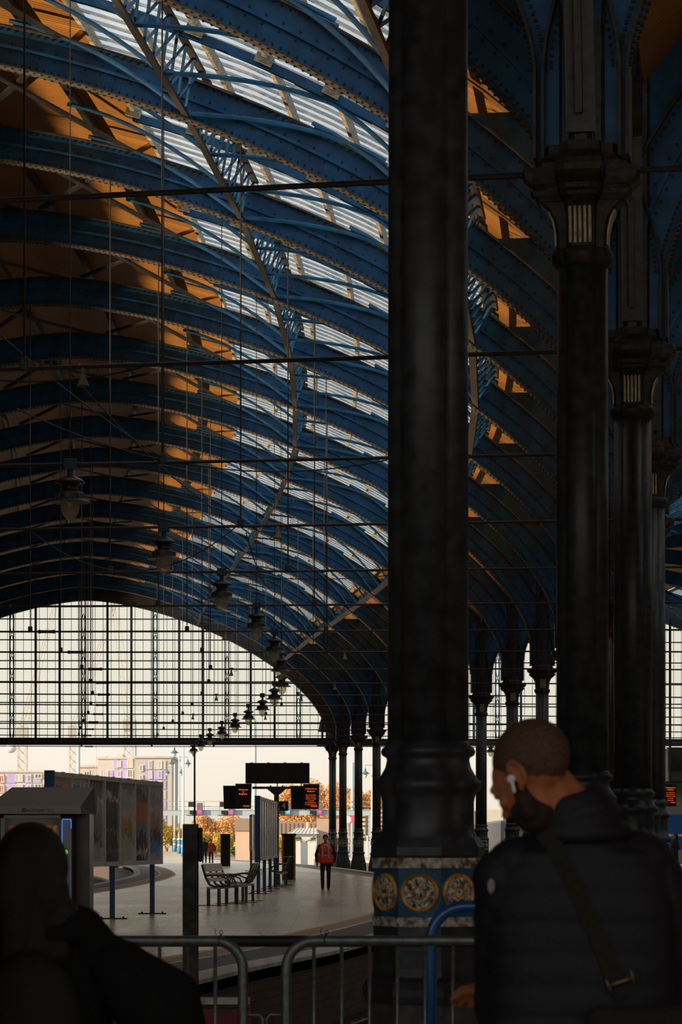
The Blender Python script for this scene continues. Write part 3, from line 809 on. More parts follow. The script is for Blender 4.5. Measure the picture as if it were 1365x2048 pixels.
# walls of the hall (unseen sides, dark brick)
m=MB()
for k in range(-1,19): m.bar(Pq(k,-2*CEN-.3,5.5),Pq(k+1,-2*CEN-.3,5.5),.5,13)
m.bx(-60,-28,-14,-13.6,0,14)
struct(m.build('wall_left',M_wall))
m=MB()
for k in range(-1,19): m.bar(Pq(k,2*CEN+.3,6.5),Pq(k+1,2*CEN+.3,6.5),.5,15)
struct(m.build('wall_right',M_wall))
m=MB(); m.bx(-62,45,-14.5,-14,-.3,3.0); m.bx(-62,45,-14.5,-14,16,21)
for x in (-62,-33,-20,-7,6,19,32): m.bx(x,x+(14 if x<-40 else 1.6),-14.5,-14,3,16)
struct(m.build('wall_back',M_wall))
m=MB()
for x in range(-31,33,2): m.bx(x,x+.12,-14.3,-14.2,3,16)
for z in range(3,17,2): m.bx(-33,33,-14.3,-14.2,z,z+.1)
struct(m.build('window_added_fill',M_iron))  # glazed openings added in the unseen back wall to brighten the foreground
m=MB(); m.bx(-62,45,-14.5,1.5,19.6,20); struct(m.build('ceiling_concourse',M_wall)); 
m=MB(); m.bx(-62,-37.5,-14.5,30,-.2,20); struct(m.build('wall_left.001',M_wall))
m=MB(); m.bx(30,45,-14.5,12,-.2,20); struct(m.build('wall_right.001',M_wall))
m=MB(); m.bx(-40,32,.6,1.0,17.2,20); struct(m.build('wall_fascia',M_wall))
# rails
def rail_pair(f,o1,d0,d1,label):
    root=thing('railway_track',label,'railway track',(0,0,-1.05))
    for g in(-.72,.72):
        m=MB(); n=int((d1-d0)/3)
        for i in range(n):
            a=d0+(d1-d0)*i/n; b=d0+(d1-d0)*(i+1)/n
            m.bar((f(a)+o1+g,a,.20),(f(b)+o1+g,b,.20),.07,.14)
        m.build('rail',M_rust,root)
    m=MB(); d=d0
    while d<min(d1,200):
        m.bx(f(d)+o1-1.25,f(d)+o1+1.25,d-.12,d+.12,0,.13); d+=.7
    o=m.build('sleeper',M_conc,root)
    o['kind']='stuff'
rail_pair(fE,1.75,26,260,'rusty railway track in the pit between the platform and the column row')
rail_pair(fP,-1.7,30,236,'railway track between the column row and the next platform')
rail_pair(fL,-3.6,30,280,'weed-grown railway track on the left side of the platform')
# weeds in the left track pit
m=MB()
for i in range(2200):
    d=random.uniform(60,130); x=fL(d)-2.1-random.random()*3.2; h=random.uniform(.12,.5); a=random.random()*6.28; w_2=.05
    m.add([(x,d,-1.05),(x+w_2*2*math.cos(a),d+w_2*2*math.sin(a),-1.05),(x+random.uniform(-.1,.1),d,-1.05+h)],[(0,1,2)])
o=m.build('trackside_weeds',M_grass); tag(o,'green weeds growing in the track bed left of the platform','weeds',None,'stuff')

exec_parts=[]
WASH_CUT=30.0; WASH_E=19000  # cut-off angle and power of the added roof lights
F=5300.0; HOR=1678.0
def wx(px,D): return (px-682.5)*D/F
def wz(py,D): return EYE+(HOR-py)*D/F
# ------------------------------------------------------------------ CROWD BARRIERS
def barrier(x0,x1,D,label,mt,ztop=1.135,rot=0,bars=True,r=.13,tube=.024,xr0=True,xr1=True,loops=()):
    root=thing('crowd_barrier',label,'barrier',((x0+x1)/2,D,0),rot,None)
    h=(x1-x0)/2; pts=[]
    zb=.16
    def corner(cx,cz,a0,a1): return [(cx+r*math.cos(a0+(a1-a0)*i/7),0,cz+r*math.sin(a0+(a1-a0)*i/7)) for i in range(8)]
    pts=corner(-h+r,ztop-r,PI,PI/2)+corner(h-r,ztop-r,PI/2,0)+corner(h-r,zb+r,0,-PI/2)+corner(-h+r,zb+r,-PI/2,-PI)
    m=MB(); m.tube(pts,tube,12,True); m.build('frame',mt,root,True)
    if bars:
        n=int((2*h-.02)/.1265); 
        for i in range(1,n+1):
            x=-h+ i*.1265 if xr0 else h-i*.1265
            if x>h-.03 or x<-h+.03: continue
            m=MB(); m.tube([(x,0,zb),(x,0,ztop)],.0085,8); m.build('upright_bar',mt,root,True)
    for sx in (-1,1):
        m=MB(); x=sx*(h-.35); m.tube([(x,-.28,.0),(x,-.24,.03),(x,0,.16),(x,.24,.03),(x,.28,0)],.018,8); m.build('foot',mt,root,True)
    for (sx,z0,z1) in loops:
        m=MB(); x=sx*h; m.tube([(x,0,z1),(x+sx*.075,0,z1),(x+sx*.09,0,z1-.02),(x+sx*.09,0,z0+.02),(x+sx*.075,0,z0),(x,0,z0)],.0075,8); m.build('hinge_loop',mt,root,True)
    return root
D=12.05
barrier(wx(497,D)-2.3+.024,wx(497,D)-.024,D,'galvanised steel crowd barrier on the left, behind the dark-haired woman',M_steel,1.137,0,xr0=False,loops=((1,.55,.80),))
barrier(wx(562,D)+.024,wx(562,D)+2.3,D+.02,'galvanised steel crowd barrier in front of the medallion column',M_steel,1.137,0,loops=((-1,.55,.80),))
D=14.0
m=MB(); m.tube([(-1.9,0,1.06),(1.2,0,1.06)],.030,12); 
root=thing('black_rail','long black rail running behind both steel barriers','rail',(0,D,0)); m.build('top_tube',M_black,root,True)
for x in (-1.85,1.15):
    m=MB(); m.tube([(x,0,1.06),(x,0,0)],.03,10); m.build('post',M_black,root,True)
# zip ties
for (px,D2,lb) in ((441,12.05,'black cable tie knotted on the left steel barrier'),(652,12.07,'black cable tie knotted on the right steel barrier')):
    m=MB(); x=wx(px,D2); m.tube([(.035*math.cos(a/12*2*PI)*.3,.035*math.cos(a/12*2*PI),.0+.035*math.sin(a/12*2*PI)) for a in range(12)],.004,6,True)
    m.tube([(0,0,.03),(.02,0,.055),(.01,0,.075),(-.005,0,.06),(.002,0,.03)],.004,6); m.tube([(-.03,0,.035),(-.04,0,.06),(-.035,0,.085)],.003,5)
    m.v=[(a*.6,b*.8,c*.6+.004) for a,b,c in m.v]
    o=m.build('cable_tie',M_black,None,True,(x,D2,1.137)); tag(o,lb,'cable tie')
# blue hoop
D=13.3
root=thing('blue_hoop_rail','glossy blue tubular hoop rail between the column and the bald man','rail',(wx(862,D),D,0))
m=MB(); zt=wz(1813,D); r=.17; L=.85
m.tube([(0,0,0),(0,0,zt-r)]+[(r-r*math.cos(a/8*PI/2),0,zt-r+r*math.sin(a/8*PI/2)) for a in range(1,9)]+[(L-r+r*math.sin(a/8*PI/2),0,zt-r+r*math.cos(a/8*PI/2)) for a in range(0,9)]+[(L,0,0)],.030,14)
m.build('hoop',M_bluebar,root,True)
m=MB(); m.lathe([(.07,0),(.07,.012),(.03,.015)],16); m.lathe([(.07,0),(.07,.012),(.03,.015)],16,(L,0,0)); m.build('foot_plate',M_bluebar,root)
# concrete gate post with boxed fitting
D=20.0
root=thing('concrete_post','tall dark weathered concrete post with a rounded fitting on its right side','post',(wx(381.5,D),D,0))
m=MB(); m.bx(-.058,.058,-.058,.058,0,wz(1648,D)); o=m.build('shaft',M_conc,root); bevel(o,.006)
m=MB(); m.bx(.058,.090,-.04,.04,wz(1724,D),wz(1655,D)); bevel(m.build('side_fitting',M_dark,root),.014,3)
# red plastic trough / buffer in pit
D=21.2
root=thing('red_buffer','faded red buffer frame with pale dusty top bar, low behind the barriers','buffer',(wx(450,D),D,0))
m=MB(); m.bx(-.32,.20,-.06,.06,wz(2008,D),wz(1995,D)); m.build('top_bar',M_whitec,root)
m=MB(); m.bx(-.30,-.24,-.05,.05,0,wz(1990,D)); m.bx(.16,.22,-.05,.05,0,wz(2000,D)); m.bx(-.24,.16,-.03,.03,wz(2100,D),wz(2020,D)); bevel(m.build('frame',M_red,root),.01)
# litter in pit
for i in range(26):
    D=random.uniform(33,37); x=wx(random.uniform(590,770),D); 
    m=MB(); s_=random.uniform(.03,.09); m.ell((0,0,s_*.5),(s_,s_*.7,s_*.5),n=6,m=4)
    m.v=[(a+random.uniform(-.02,.02),b+random.uniform(-.02,.02),c) for a,b,c in m.v]
    o=m.build('litter',[M_bandw,M_whitec,M_rust][i%3],None,False,(x,D,-1.05)); tag(o,'scrap of pale litter on the dark track bed below the coping','litter','litter on the track bed')

# ------------------------------------------------------------------ VENDING MACHINE
D=30.0; x1=wx(147,D); x0=wx(1,D)-.02
root=thing('vending_machine','grey vending machine with sloped hood, lit snack window and blue-lit keypad','vending machine',(0,0,0))
zt=wz(1628,D); zh=wz(1613,D); ztop=wz(1573,D)
hx0=x0-.12; hx1=wx(163,D)
m=MB(); # hood: fascia + slope
y0=D-.10; yb=D+.42; yend=D+.95
m.add([(hx0,y0,zt),(hx1,y0,zt),(hx1,y0,zh),(hx0,y0,zh),(hx0+.22,yb,ztop),(wx(188,yb),yb,ztop),(wx(188,yb),yend,ztop),(hx0+.22,yend,ztop),(hx0,yend,zt),(wx(188,yb)-.02,yend,zt)],
      [(3,2,5,4),(4,5,6,7),(1,9,6,5,2),(0,3,4,7,8),(8,7,6,9),(0,8,9,1)])
m.build('hood',M_hood,root)
m=MB(); m.bx(hx0,hx1,y0-.012,y0+.004,zt,zh); m.build('fascia',M_hood2,root)
fa=thing('logo','', ''); bpy.data.objects.remove(fa)
T=Matrix.Translation((wx(80,D),y0-.016,(zt+zh)/2-.002))@Matrix.Rotation(PI/2,4,'X')
text('fascia_lettering','Decorum',.062,M_dsteel,Matrix.Translation((wx(68.5,D),y0-.016,(zt+zh)/2))@Matrix.Rotation(PI/2,4,'X'),root,'CENTER',.001)
text('fascia_lettering','Vending',.062,mat('pale_teal_ink',(.22,.30,.32)),Matrix.Translation((wx(92.5,D),y0-.016,(zt+zh)/2))@Matrix.Rotation(PI/2,4,'X'),root,'CENTER',.001)
m=MB(); cx=wx(50,D); cz=(zt+zh)/2
for a0,a1,rr in ((.4,2.4,.018),(2.6,4.4,.020),(4.6,6.4,.016)):
    m.tube([(cx+rr*math.cos(a0+(a1-a0)*i/6),y0-.014,cz+rr*math.sin(a0+(a1-a0)*i/6)) for i in range(7)],[.002,.005,.006,.007,.006,.005,.002],6)
m.build('fascia_emblem',M_dsteel,root)
m=MB(); m.bx(x0,x1,D+.34,D+.75,0,zt); m.bx(x0,wx(2,D)+.03,D,D+.34,0,zt); m.bx(wx(122,D),x1,D,D+.34,0,zt); m.bx(x0,x1,D,D+.34,0,.75); m.bx(x0,x1,D,D+.34,wz(1630,D)-.01,zt); m.build('cabinet',M_dark,root)
m=MB()
wl=wx(2,D); wr=wx(123,D); wt=wz(1630,D); wb=.75; t_=.035
m.bx(wl,wl+t_,D-.03,D+.02,wb,wt); m.bx(wl,wr,D-.03,D+.02,wt-t_,wt); m.bx(wr-.008,wr,D-.03,D+.02,wb,wt); m.bx(wl,wr,D-.03,D+.02,wb-.03,wb); m.bx(wl,wr,D-.03,D+.02,.1,wb-.03)
m.build('window_frame',M_hood2,root)
m=MB(); m.bx(wl+t_,wr-.01,D-.012,D-.008,wb,wt-t_); m.build('window_pane',glass_mat('vending_pane',.97,.03,(.8,.8,.8),(.5,.5,.5)),root)
cab=[c for c in root.children if c.name.startswith('cabinet')][0]
m=MB(); 
for i in range(5): m.bx(wl+t_,wr-.01,D+.05,D+.33,wt-t_-.34-.28*i,wt-t_-.325-.28*i)
m.build('shelf',M_greyp,root)
snk=[mat('snack_red',(.65,.10,.02),.3,0,.4,30),mat('snack_orange',(.80,.28,.03),.3,0,.4,30),mat('snack_yellow',(.80,.55,.03),.3,0,.4,30),mat('snack_brown',(.30,.12,.04),.3,0,.4,30)]
for r_ in range(3):
    for i in range(7):
        w_1=(wr-wl-t_-.05)/7; xx=wl+t_+.02+w_1*(i+.5); zz=wt-t_-.32-.28*r_
        m=MB(); m.lathe([(.002,0),(.9*w_1/2,.01),(w_1/2*.85,.05),(w_1/2*.95,.12),(w_1/2*.85,.19),(w_1/2*.9,.23),(.002,.24)],12,(xx,D+.12,zz),sc=(1,.45))
        o=m.build('snack_packet',snk[(0,0,1,3,2,1,2)[i] if r_==0 else (i+r_)%4],None); tag(o,'snack packet %s from left on the %s shelf of the vending machine'%(ORD[i+1],('top','second','third')[r_]),'snack packet','snack packets in the vending machine')
m=MB(); m.bx(wl+.1,wr-.1,D+.03,D+.06,wt-t_+.003,wt-t_+.018); m.build('window_lamp',emis('vend_strip',(1,.8,.5),6),root)
px0,px1=wx(124,D),wx(144,D)
m=MB(); m.bx(px0,px1,D-.03,D+.01,.9,wz(1637,D)); bevel(m.build('keypad_panel',mat('pale_blue_panel',(.42,.45,.52),.4),root),.004)
m=MB(); a=[(px0+.004,D-.033,1.2),(px0+.004,D-.033,wz(1640,D)-.012),(px0+.016,D-.033,wz(1638.5,D)),(px1-.016,D-.033,wz(1638.5,D)),(px1-.004,D-.033,wz(1640,D)-.012),(px1-.004,D-.033,1.72)]
m.tube(a,.0035,6); m.build('led_strip',M_bluel,root)
m=MB(); m.lathe([(.001,-.008),(.022,-.006),(.027,0),(.027,.01)],20,(wx(132,D),D-.034,wz(1704,D)),axis='Y'); m.build('round_button',M_greenl,root)
m=MB(); m.bx(wx(125.5,D),wx(137,D),D-.033,D-.030,wz(1717,D),wz(1696,D)); m.build('button_plate',mat('panel_grey',(.3,.32,.37)),root)
m=MB(); m.bx(wx(154,D+.4),wx(181,D+.4),D+.3,D+.78,0,zt); m.build('side_panel',mat('side_graphic',(.045,.035,.03),.3,0,0,3,.5,0,col2=(.16,.07,.025)),root)

# ------------------------------------------------------------------ POSTER BOARDS
def board(label,A,Bp,n,posts,zb,zt,pm,flip=1,th=.12,endblue=True,post_m=M_navy,backposts=False,group=None):
    A=Vector((*A,0));Bp=Vector((*Bp,0)); L=(Bp-A).length; dv=(Bp-A).normalized(); nv=Vector((dv.y,-dv.x,0))*flip  # facing side
    root=thing('poster_board',label,'notice board',A,0,group)
    def bar(m,a,b,off0,off1,z0,z1):
        p=[dv*a+nv*off0,dv*b+nv*off0,dv*b+nv*off1,dv*a+nv*off1]
        m.add([(q.x,q.y,z) for z in(z0,z1) for q in p],[(0,3,2,1),(4,5,6,7),(0,1,5,4),(1,2,6,5),(2,3,7,6),(3,0,4,7)])
    m=MB(); bar(m,0,L,-th,-.02,zb+.02,zt-.02); m.build('back_panel',M_greyp,root)
    w=L/n
    m=MB(); bar(m,0,L,-.03,.02,zt-.09,zt); bar(m,0,L,-.03,.02,zb,zb+.09)
    for i in range(n+1): bar(m,max(0,i*w-.05),min(L,i*w+.05),-.03,.02,zb,zt)
    for i in range(n): bar(m,(i+.45)*w,(i+.55)*w,-.0,.035,zt-.03,zt+.01)
    m.build('frame',M_greyp,root)
    for i in range(n):
        m=MB(); bar(m,i*w+.05,(i+1)*w-.05,-.02,-.012,zb+.09,zt-.09); m.build('poster',pm[i%len(pm)],root)
    for (t,bk) in posts:
        m=MB(); c=dv*t-nv*(th/2); m.bx(c.x-.05,c.x+.05,c.y-.05,c.y+.05,0,zt if bk else zb+.05); m.build('post',post_m,root)
        m=MB(); m.bx(c.x-.3,c.x+.3,c.y-.07,c.y+.07,0,.02); 
        for q in(-.22,.22): m.lathe([(.02,.02),(.02,.045),(.001,.05)],6,(c.x+q,c.y,0))
        m.build('foot_plate',M_dark,root)
    if endblue:
        m=MB(); bar(m,-.14,-.0,-th-.01,.03,zb-.05,zt+.02); m.build('end_panel',post_m,root)
    return root
K=(.02,.02,.022)
pms=[poster_mat('poster_red',[(0,(.10,.02,.02)),(.3,(.30,.05,.05)),(.7,(.22,.03,.04)),(.85,(.35,.20,.18))]),
 poster_mat('poster_navy',[(0,(.03,.05,.12)),(.35,(.02,.08,.22)),(.75,(.03,.10,.28)),(.88,(.35,.38,.42))]),
 poster_mat('poster_grey_town',[(0,(.25,.26,.28)),(.22,(.05,.05,.06)),(.30,(.16,.14,.18)),(.6,(.30,.25,.28)),(.72,(.45,.40,.36)),(.8,(.12,.12,.13)),(.92,K)]),
 poster_mat('poster_dark_concert',[(0,K),(.10,(.12,.09,.07)),(.16,K),(.34,(.30,.10,.05)),(.38,K),(.62,(.05,.03,.03)),(.76,(.42,.33,.28)),(.82,K)]),
 poster_mat('poster_landscape',[(0,(.30,.30,.27)),(.30,(.14,.16,.04)),(.40,(.35,.19,.04)),(.55,(.38,.30,.26)),(.66,(.16,.26,.33)),(.76,(.30,.31,.29)),(.86,(.16,.16,.15))]),
 poster_mat('poster_dark_orange',[(0,K),(.06,(.3,.3,.3)),(.16,K),(.34,(.12,.14,.17)),(.5,(.30,.10,.03)),(.68,(.25,.08,.02)),(.78,K),(.9,(.2,.18,.14))]),
 poster_mat('poster_blue_lady',[(0,(.25,.26,.28)),(.10,(.02,.20,.36)),(.24,(.07,.04,.04)),(.40,(.25,.16,.15)),(.62,(.42,.34,.32)),(.7,(.20,.21,.24)),(.85,(.30,.31,.33))])]
pm=[pms[0],pms[0],pms[1],pms[2],pms[3],pms[4],pms[5],pms[6]]
A=(-5.25,48.3); Bv=(-3.87,57.3)
board('long tilted row of seven glossy posters on blue posts, left of the concrete post',A,Bv,7,((.62,0),(4.8,0),(8.4,0)),1.06,2.83,pm[1:])
silv=[poster_mat('poster_silver_a',[(0,(.20,.20,.22)),(.3,(.10,.11,.13)),(.5,(.45,.42,.36)),(.8,(.55,.50,.42))],.2),poster_mat('poster_silver_b',[(0,(.14,.14,.16)),(.4,(.06,.06,.08)),(.55,(.38,.36,.32)),(.8,(.50,.44,.36))],.2)]
board('poster board with blue end post seen edge-on in the middle of the platform',(-2.36,76.6),(-2.13,88.5),8,((.6,0),(4.2,0),(8.0,0),(11.6,0)),.98,2.83,silv)
board('further poster board seen edge-on, just left of and beyond the middle board',(-4.45,132),(-4.02,141),6,((.3,0),(4.0,0),(8.5,0)),.98,2.83,silv,endblue=False)

# ------------------------------------------------------------------ BENCHES
def bench(x,y,face,label,seats=4):
    """end-on bench running away from viewer; face=+1 sitter looks to the right (+x)"""
    root=thing('platform_bench',label,'bench',(x,y,0),0,'slatted platform benches')
    L=seats*.6; f=face
    def prof(t): pass
    seat=[(f*.46,.50),(f*.10,.45),(f*-.05,.50),(f*-.14,.66),(f*-.24,.98)]
    for yy in [L*i/seats for i in range(seats+1)]:
        m=MB(); pts=[Vector((a,yy,b)) for a,b in seat]
        sm=[]
        for i in range(len(pts)-1):
            for t in range(4): sm.append(pts[i].lerp(pts[i+1],t/4))
        sm.append(pts[-1]); 
        for a,b in zip(sm[:-1],sm[1:]): m.bar(a,b,.045,.07,(0,1,0))
        m.build('end_frame',M_bframe,root)
    for i in range(seats+1):
        yy=i*L/seats
        m=MB(); m.tube([(f*-.16,yy,.72),(f*-.02,yy,.735),(f*.22,yy,.715),(f*.40,yy,.64),(f*.46,yy,.52)],.020,8); m.build('armrest',M_bframe,root,True)
    n=0
    for j,(a,b,zz0,zz1) in enumerate(((.36,.46,.485,.50),(.23,.33,.472,.482),(.10,.20,.458,.468))):
        m=MB(); m.bar((f*(a+b)/2,0.02,(zz0+zz1)/2),(f*(a+b)/2,L-.02,(zz0+zz1)/2),.10,.03); m.build('seat_slat',M_wood,root)
    for t in (.62,.74,.86,.95):
        xx=-.05-.19*(t-.5)/.48; 
        dvx=Vector((f*-.10,0,.30)).normalized()
        m=MB(); p=Vector((f*(xx+.01),0,t)); m.bar(p+Vector((0,.02,0)),p+Vector((0,L-.02,0)),.035,.095,dvx)
        m.build('back_slat',M_wood,root)
    m=MB(); m.bx(min(f*-.12,f*.22),max(f*-.12,f*.22),-.03,.03,.40,.455); m.bx(min(f*-.12,f*.22),max(f*-.12,f*.22),L-.03,L+.03,.40,.455); m.bar((f*.05,0,.42),(f*.05,L,.42),.07,.05); m.build('seat_rail',M_greyp,root)
    for yy in (0,L):
        for xx in (-.08,.18):
            m=MB(); m.bx(f*xx-.035,f*xx+.035,yy-.035,yy+.035,0,.41); m.build('leg',M_bframe,root)
    for yy in (0,L):
        m=MB(); m.bx(-.35,.35,yy-.04,yy+.04,0,.015); m.build('foot_plate',M_dark,root)
    return root
bench(-3.10,63.5,1,'slatted bench with sunlit wooden back, left one of the facing pair',3).rotation_euler=(0,0,-.20)
bench(-2.46,66.5,-1,'slatted bench seen from behind its back, right one of the facing pair',3).rotation_euler=(0,0,-.06)
bench(-2.0,91,-1,'further slatted bench beyond the middle poster board')
# ------------------------------------------------------------------ KIOSK PILLARS
def pillar(x,y,w,h,label,rail=True):
    root=thing('dark_pillar_kiosk',label,'pillar',(x,y,0))
    m=MB(); m.bx(-w/2+.03,w/2-.03,-.18,.25,0,h-.06); m.build('cabinet',M_black,root)
    m=MB()
    for sx in(-1,1): m.bx(sx*w/2-.03,sx*w/2+.03,-.2,-.14,0,h-.04)
    if rail: m.bx(-w/2,w/2,-.2,-.16,h*.49,h*.49+.04)
    m.build('yellow_frame',M_yellow if rail else mat('olive_paint',(.20,.13,.05)),root)
    m=MB(); m.bx(-w/2-.05,w/2+.05,-.24,.3,h-.07,h); bevel(m.build('cap',M_black,root),.015)
    return root
pillar(wx(578,104),104,.48,1.81,'dark pillar with yellow frame beside the middle poster board')
pillar(wx(451.5,157),157,.52,1.90,'dark pillar alone on the far platform, left of the middle board',False)
# ------------------------------------------------------------------ DEPARTURE SIGNS
D=98.0
root=thing('platform_sign_frame','dark T-shaped mast carrying displays and a black board above the platform','sign post',(wx(553.5,D),D,0))
ox=root.location.x
m=MB(); m.bx(-.09,.09,-.09,.09,0,wz(1578,D)); m.build('mast',M_dsteel,root)
m=MB(); m.bx(wx(505,D)-ox,wx(602,D)-ox,-.06,.06,wz(1578,D),wz(1573,D)); 
m.add([(-.35,-.05,wz(1578,D)),(.35,-.05,wz(1578,D)),(.09,-.05,wz(1590,D)),(-.09,-.05,wz(1590,D)),(-.35,.05,wz(1578,D)),(.35,.05,wz(1578,D)),(.09,.05,wz(1590,D)),(-.09,.05,wz(1590,D))],[(0,1,2,3),(7,6,5,4),(0,3,7,4),(1,5,6,2),(2,6,7,3),(0,4,5,1)])
for dx in(-.22,.22): m.bx(dx-.03,dx+.03,-.07,.07,wz(1574,D),wz(1571,D))
m.build('cross_arm',M_dsteel,root)
m=MB()
for px in (555,603): m.bx(wx(px,D)-ox-.02,wx(px,D)-ox+.02,-.02,.02,wz(1573,D),wz(1566,D))
m.build('board_strut',M_dsteel,root)
root2=thing('black_board','large blank black board above the orange displays','sign board',(wx(555.5,D),D,0))
m=MB(); hw=(wx(619.5,D)-wx(491.5,D))/2; m.bx(-hw,hw,-.12,.12,wz(1567,D),wz(1526,D)); bevel(m.build('panel',M_black,root2),.01)
m=MB()
for i in range(4): m.bx(-hw*.85+i*hw*.52,-hw*.85+i*hw*.52+.1,-.05,.05,wz(1526,D),wz(1525,D))
m.build('fixing_lug',M_dsteel,root2)
def display(cx,cy,D,w,h,tilt,lines,label,back=True,bottom='17:53:07',ts=.62):
    root=thing('information_display',label,'display',(wx(cx,D),D,wz(cy,D)),0,'orange text information displays')
    m=MB(); hw=w/2; hh=h/2; t=tilt
    # front case with slightly raked sides
    def case(x0,x1,y0,y1,z0,z1,sk): m.add([(x0+sk*(z-z0)/(z1-z0)*1.0 if True else x0,y,z) for z in (z0,z1) for (x0,y) in ((x0,y0),(x1,y0),(x1,y1),(x0,y1))],[(0,3,2,1),(4,5,6,7),(0,1,5,4),(1,2,6,5),(2,3,7,6),(3,0,4,7)])
    sk=t
    m.add([(x+sk*(z+hh),y,z) for z in(-hh,hh) for (x,y) in((-hw,-.1),(hw,-.1),(hw,.1),(-hw,.1))],[(0,3,2,1),(4,5,6,7),(0,1,5,4),(1,2,6,5),(2,3,7,6),(3,0,4,7)])
    bevel(m.build('case',M_black,root),.008)
    if back:
        m=MB(); dx=-.42
        m.add([(x+dx+.03*(-(z+hh)),y+.45,z) for z in(-hh,hh*.86) for (x,y) in((-hw,-.1),(hw,-.1),(hw,.1),(-hw,.1))],[(0,3,2,1),(4,5,6,7),(0,1,5,4),(1,2,6,5),(2,3,7,6),(3,0,4,7)])
        m.build('rear_case',M_black,root)
    for (s_,zz,sz) in lines:
        text('display_text',s_,sz*ts,M_orange_led,Matrix.Translation((sk*(zz+hh),-.106,zz))@Matrix.Rotation(PI/2,4,'X'),root,'CENTER',.001,sx=1.25)
    text('display_clock',bottom,.12*w,M_orange_led,Matrix.Translation((hw*.42,-.106,-hh+.10))@Matrix.Rotation(PI/2,4,'X'),root,'CENTER',.001)
    return root
w=.60; h=.93
display(486,1592.5,D,w,h,.03,(('Welcome',.24,.115),('to',.16,.10),('Brighton',.08,.115)),'left display reading Welcome to Brighton beside the mast')
display(621.5,1593,D,w,h,.03,(('Welcome to',.28,.105),('Brighton',.19,.105),('For information',.05,.075),('please contact a',-.02,.075),('member of staff',-.09,.075),('or use the',-.16,.075),('Train information',-.23,.075),('or help points on',-.30,.075)),'right display with many orange lines beside the mast')
Dr=70.0
display(1341,1590,Dr,.30,.60,.01,(('Welcome to',.19,.065),('Brighton',.14,.065),('For information',.06,.045),('please contact a',.01,.045),('member of staff',-.04,.045),('or use the',-.09,.045),('help points',-.14,.045)),'display with orange lines at the right edge of the picture',False)
m=MB(); m.bx(-.03,.03,-.03,.03,wz(1564,Dr),7.4); tag(m.build('display_hanger',M_dsteel,None,False,(wx(1341,Dr),Dr,0)),'dark drop rod holding the display at the right edge','hanger')
# number sign
D2=97.5
root=thing('platform_number_sign','black square sign with a grey figure 4 right of the middle board','sign',(wx(568,D2),D2,wz(1612,D2)))
m=MB(); m.bx(-.17,.17,-.03,.03,-.18,.18); bevel(m.build('panel',M_black,root),.01)
text('numeral','4',.30,M_num,Matrix.Translation((0,-.034,0))@Matrix.Rotation(PI/2,4,'X'),root,'CENTER',.002)
m=MB(); m.bx(-.30,-.17,-.02,.02,-.02,.02); m.build('bracket',M_dsteel,root)

# ------------------------------------------------------------------ OUTSIDE: signal gantry
D=290.0
root=thing('signal_gantry','pale blue-grey signal gantry beam with railing spanning the tracks','gantry',(0,D,-1.05))
m=MB(); m.bx(wx(316,D),wx(745,D),-.3,.3,wz(1631,D)+1.05,wz(1621,D)+1.05); m.build('beam',M_pblue,root)
m=MB()
for py in (1621,1613,1603): m.bx(wx(316,D),wx(745,D),-.3,-.26,wz(py,D)+1.05-.03,wz(py,D)+1.05+.03)
px=316
while px<=745: m.bx(wx(px,D)-.03,wx(px,D)+.03,-.3,-.26,wz(1621,D)+1.05,wz(1603,D)+1.05); px+=31
m.build('railing',mat('gantry_rail',(.36,.34,.32)),root)
for px in (200,742):
    m=MB(); m.bx(wx(px,D)-.25,wx(px,D)+.25,-.25,.25,0,wz(1621,D)+1.05); m.build('gantry_leg',M_pblue,root)
m=MB(); m.bx(wx(200,D),wx(318,D),-.3,.3,wz(1631,D)+1.05,wz(1621,D)+1.05); m.build('beam_extension',M_pblue,root)
for i,(px,red) in enumerate(((400.5,1),(463.5,1),(577,0),(640.5,1))):
    x=wx(px,D); r=thing('railway_signal','signal head showing a %s light, %s from the left on the gantry'%('pink-red' if red else 'green',ORD[i+1]),'signal',(x,D-.6,wz(1624,D)),0,'signals on the gantry')
    m=MB(); m.bx(-.33,.33,-.12,.12,-.38,1.0); bevel(m.build('head',mat('signal_mauve',(.20,.13,.17)),r),.03)
    m=MB(); m.lathe([(.001,-.16),(.17,-.15),(.2,-.11),(.2,-.1)],16,axis='Y'); m.build('lens',M_sigr if red else M_sigg,r)
    m=MB(); m.bx(-1.25,-.45,-.1,.25,.55,1.1); m.bx(-1.1,-.4,-.1,.2,-.25,.15); m.bx(-1.45,.3,-.1,.2,-.42,-.34); m.build('equipment_box',M_black,r)
x=wx(694,D); 
r=thing('pink_sign_board','pink board with white disc between the far columns','sign',(x,250,0)); D3=250
m=MB(); m.bx(-.62,.62,-.05,.05,wz(1646,D3),wz(1632,D3)); m.build('panel',mat('pink_paint',(.75,.10,.22)),r)
m=MB(); m.lathe([(.001,-.06),(.35,-.058),(.35,-.04)],16,(0,0,wz(1639,D3)),axis='Y'); m.build('disc',M_white,r)
m=MB(); m.bx(-.06,.06,0,.1,-1.05,wz(1646,D3)); m.build('post',M_greyp,r)
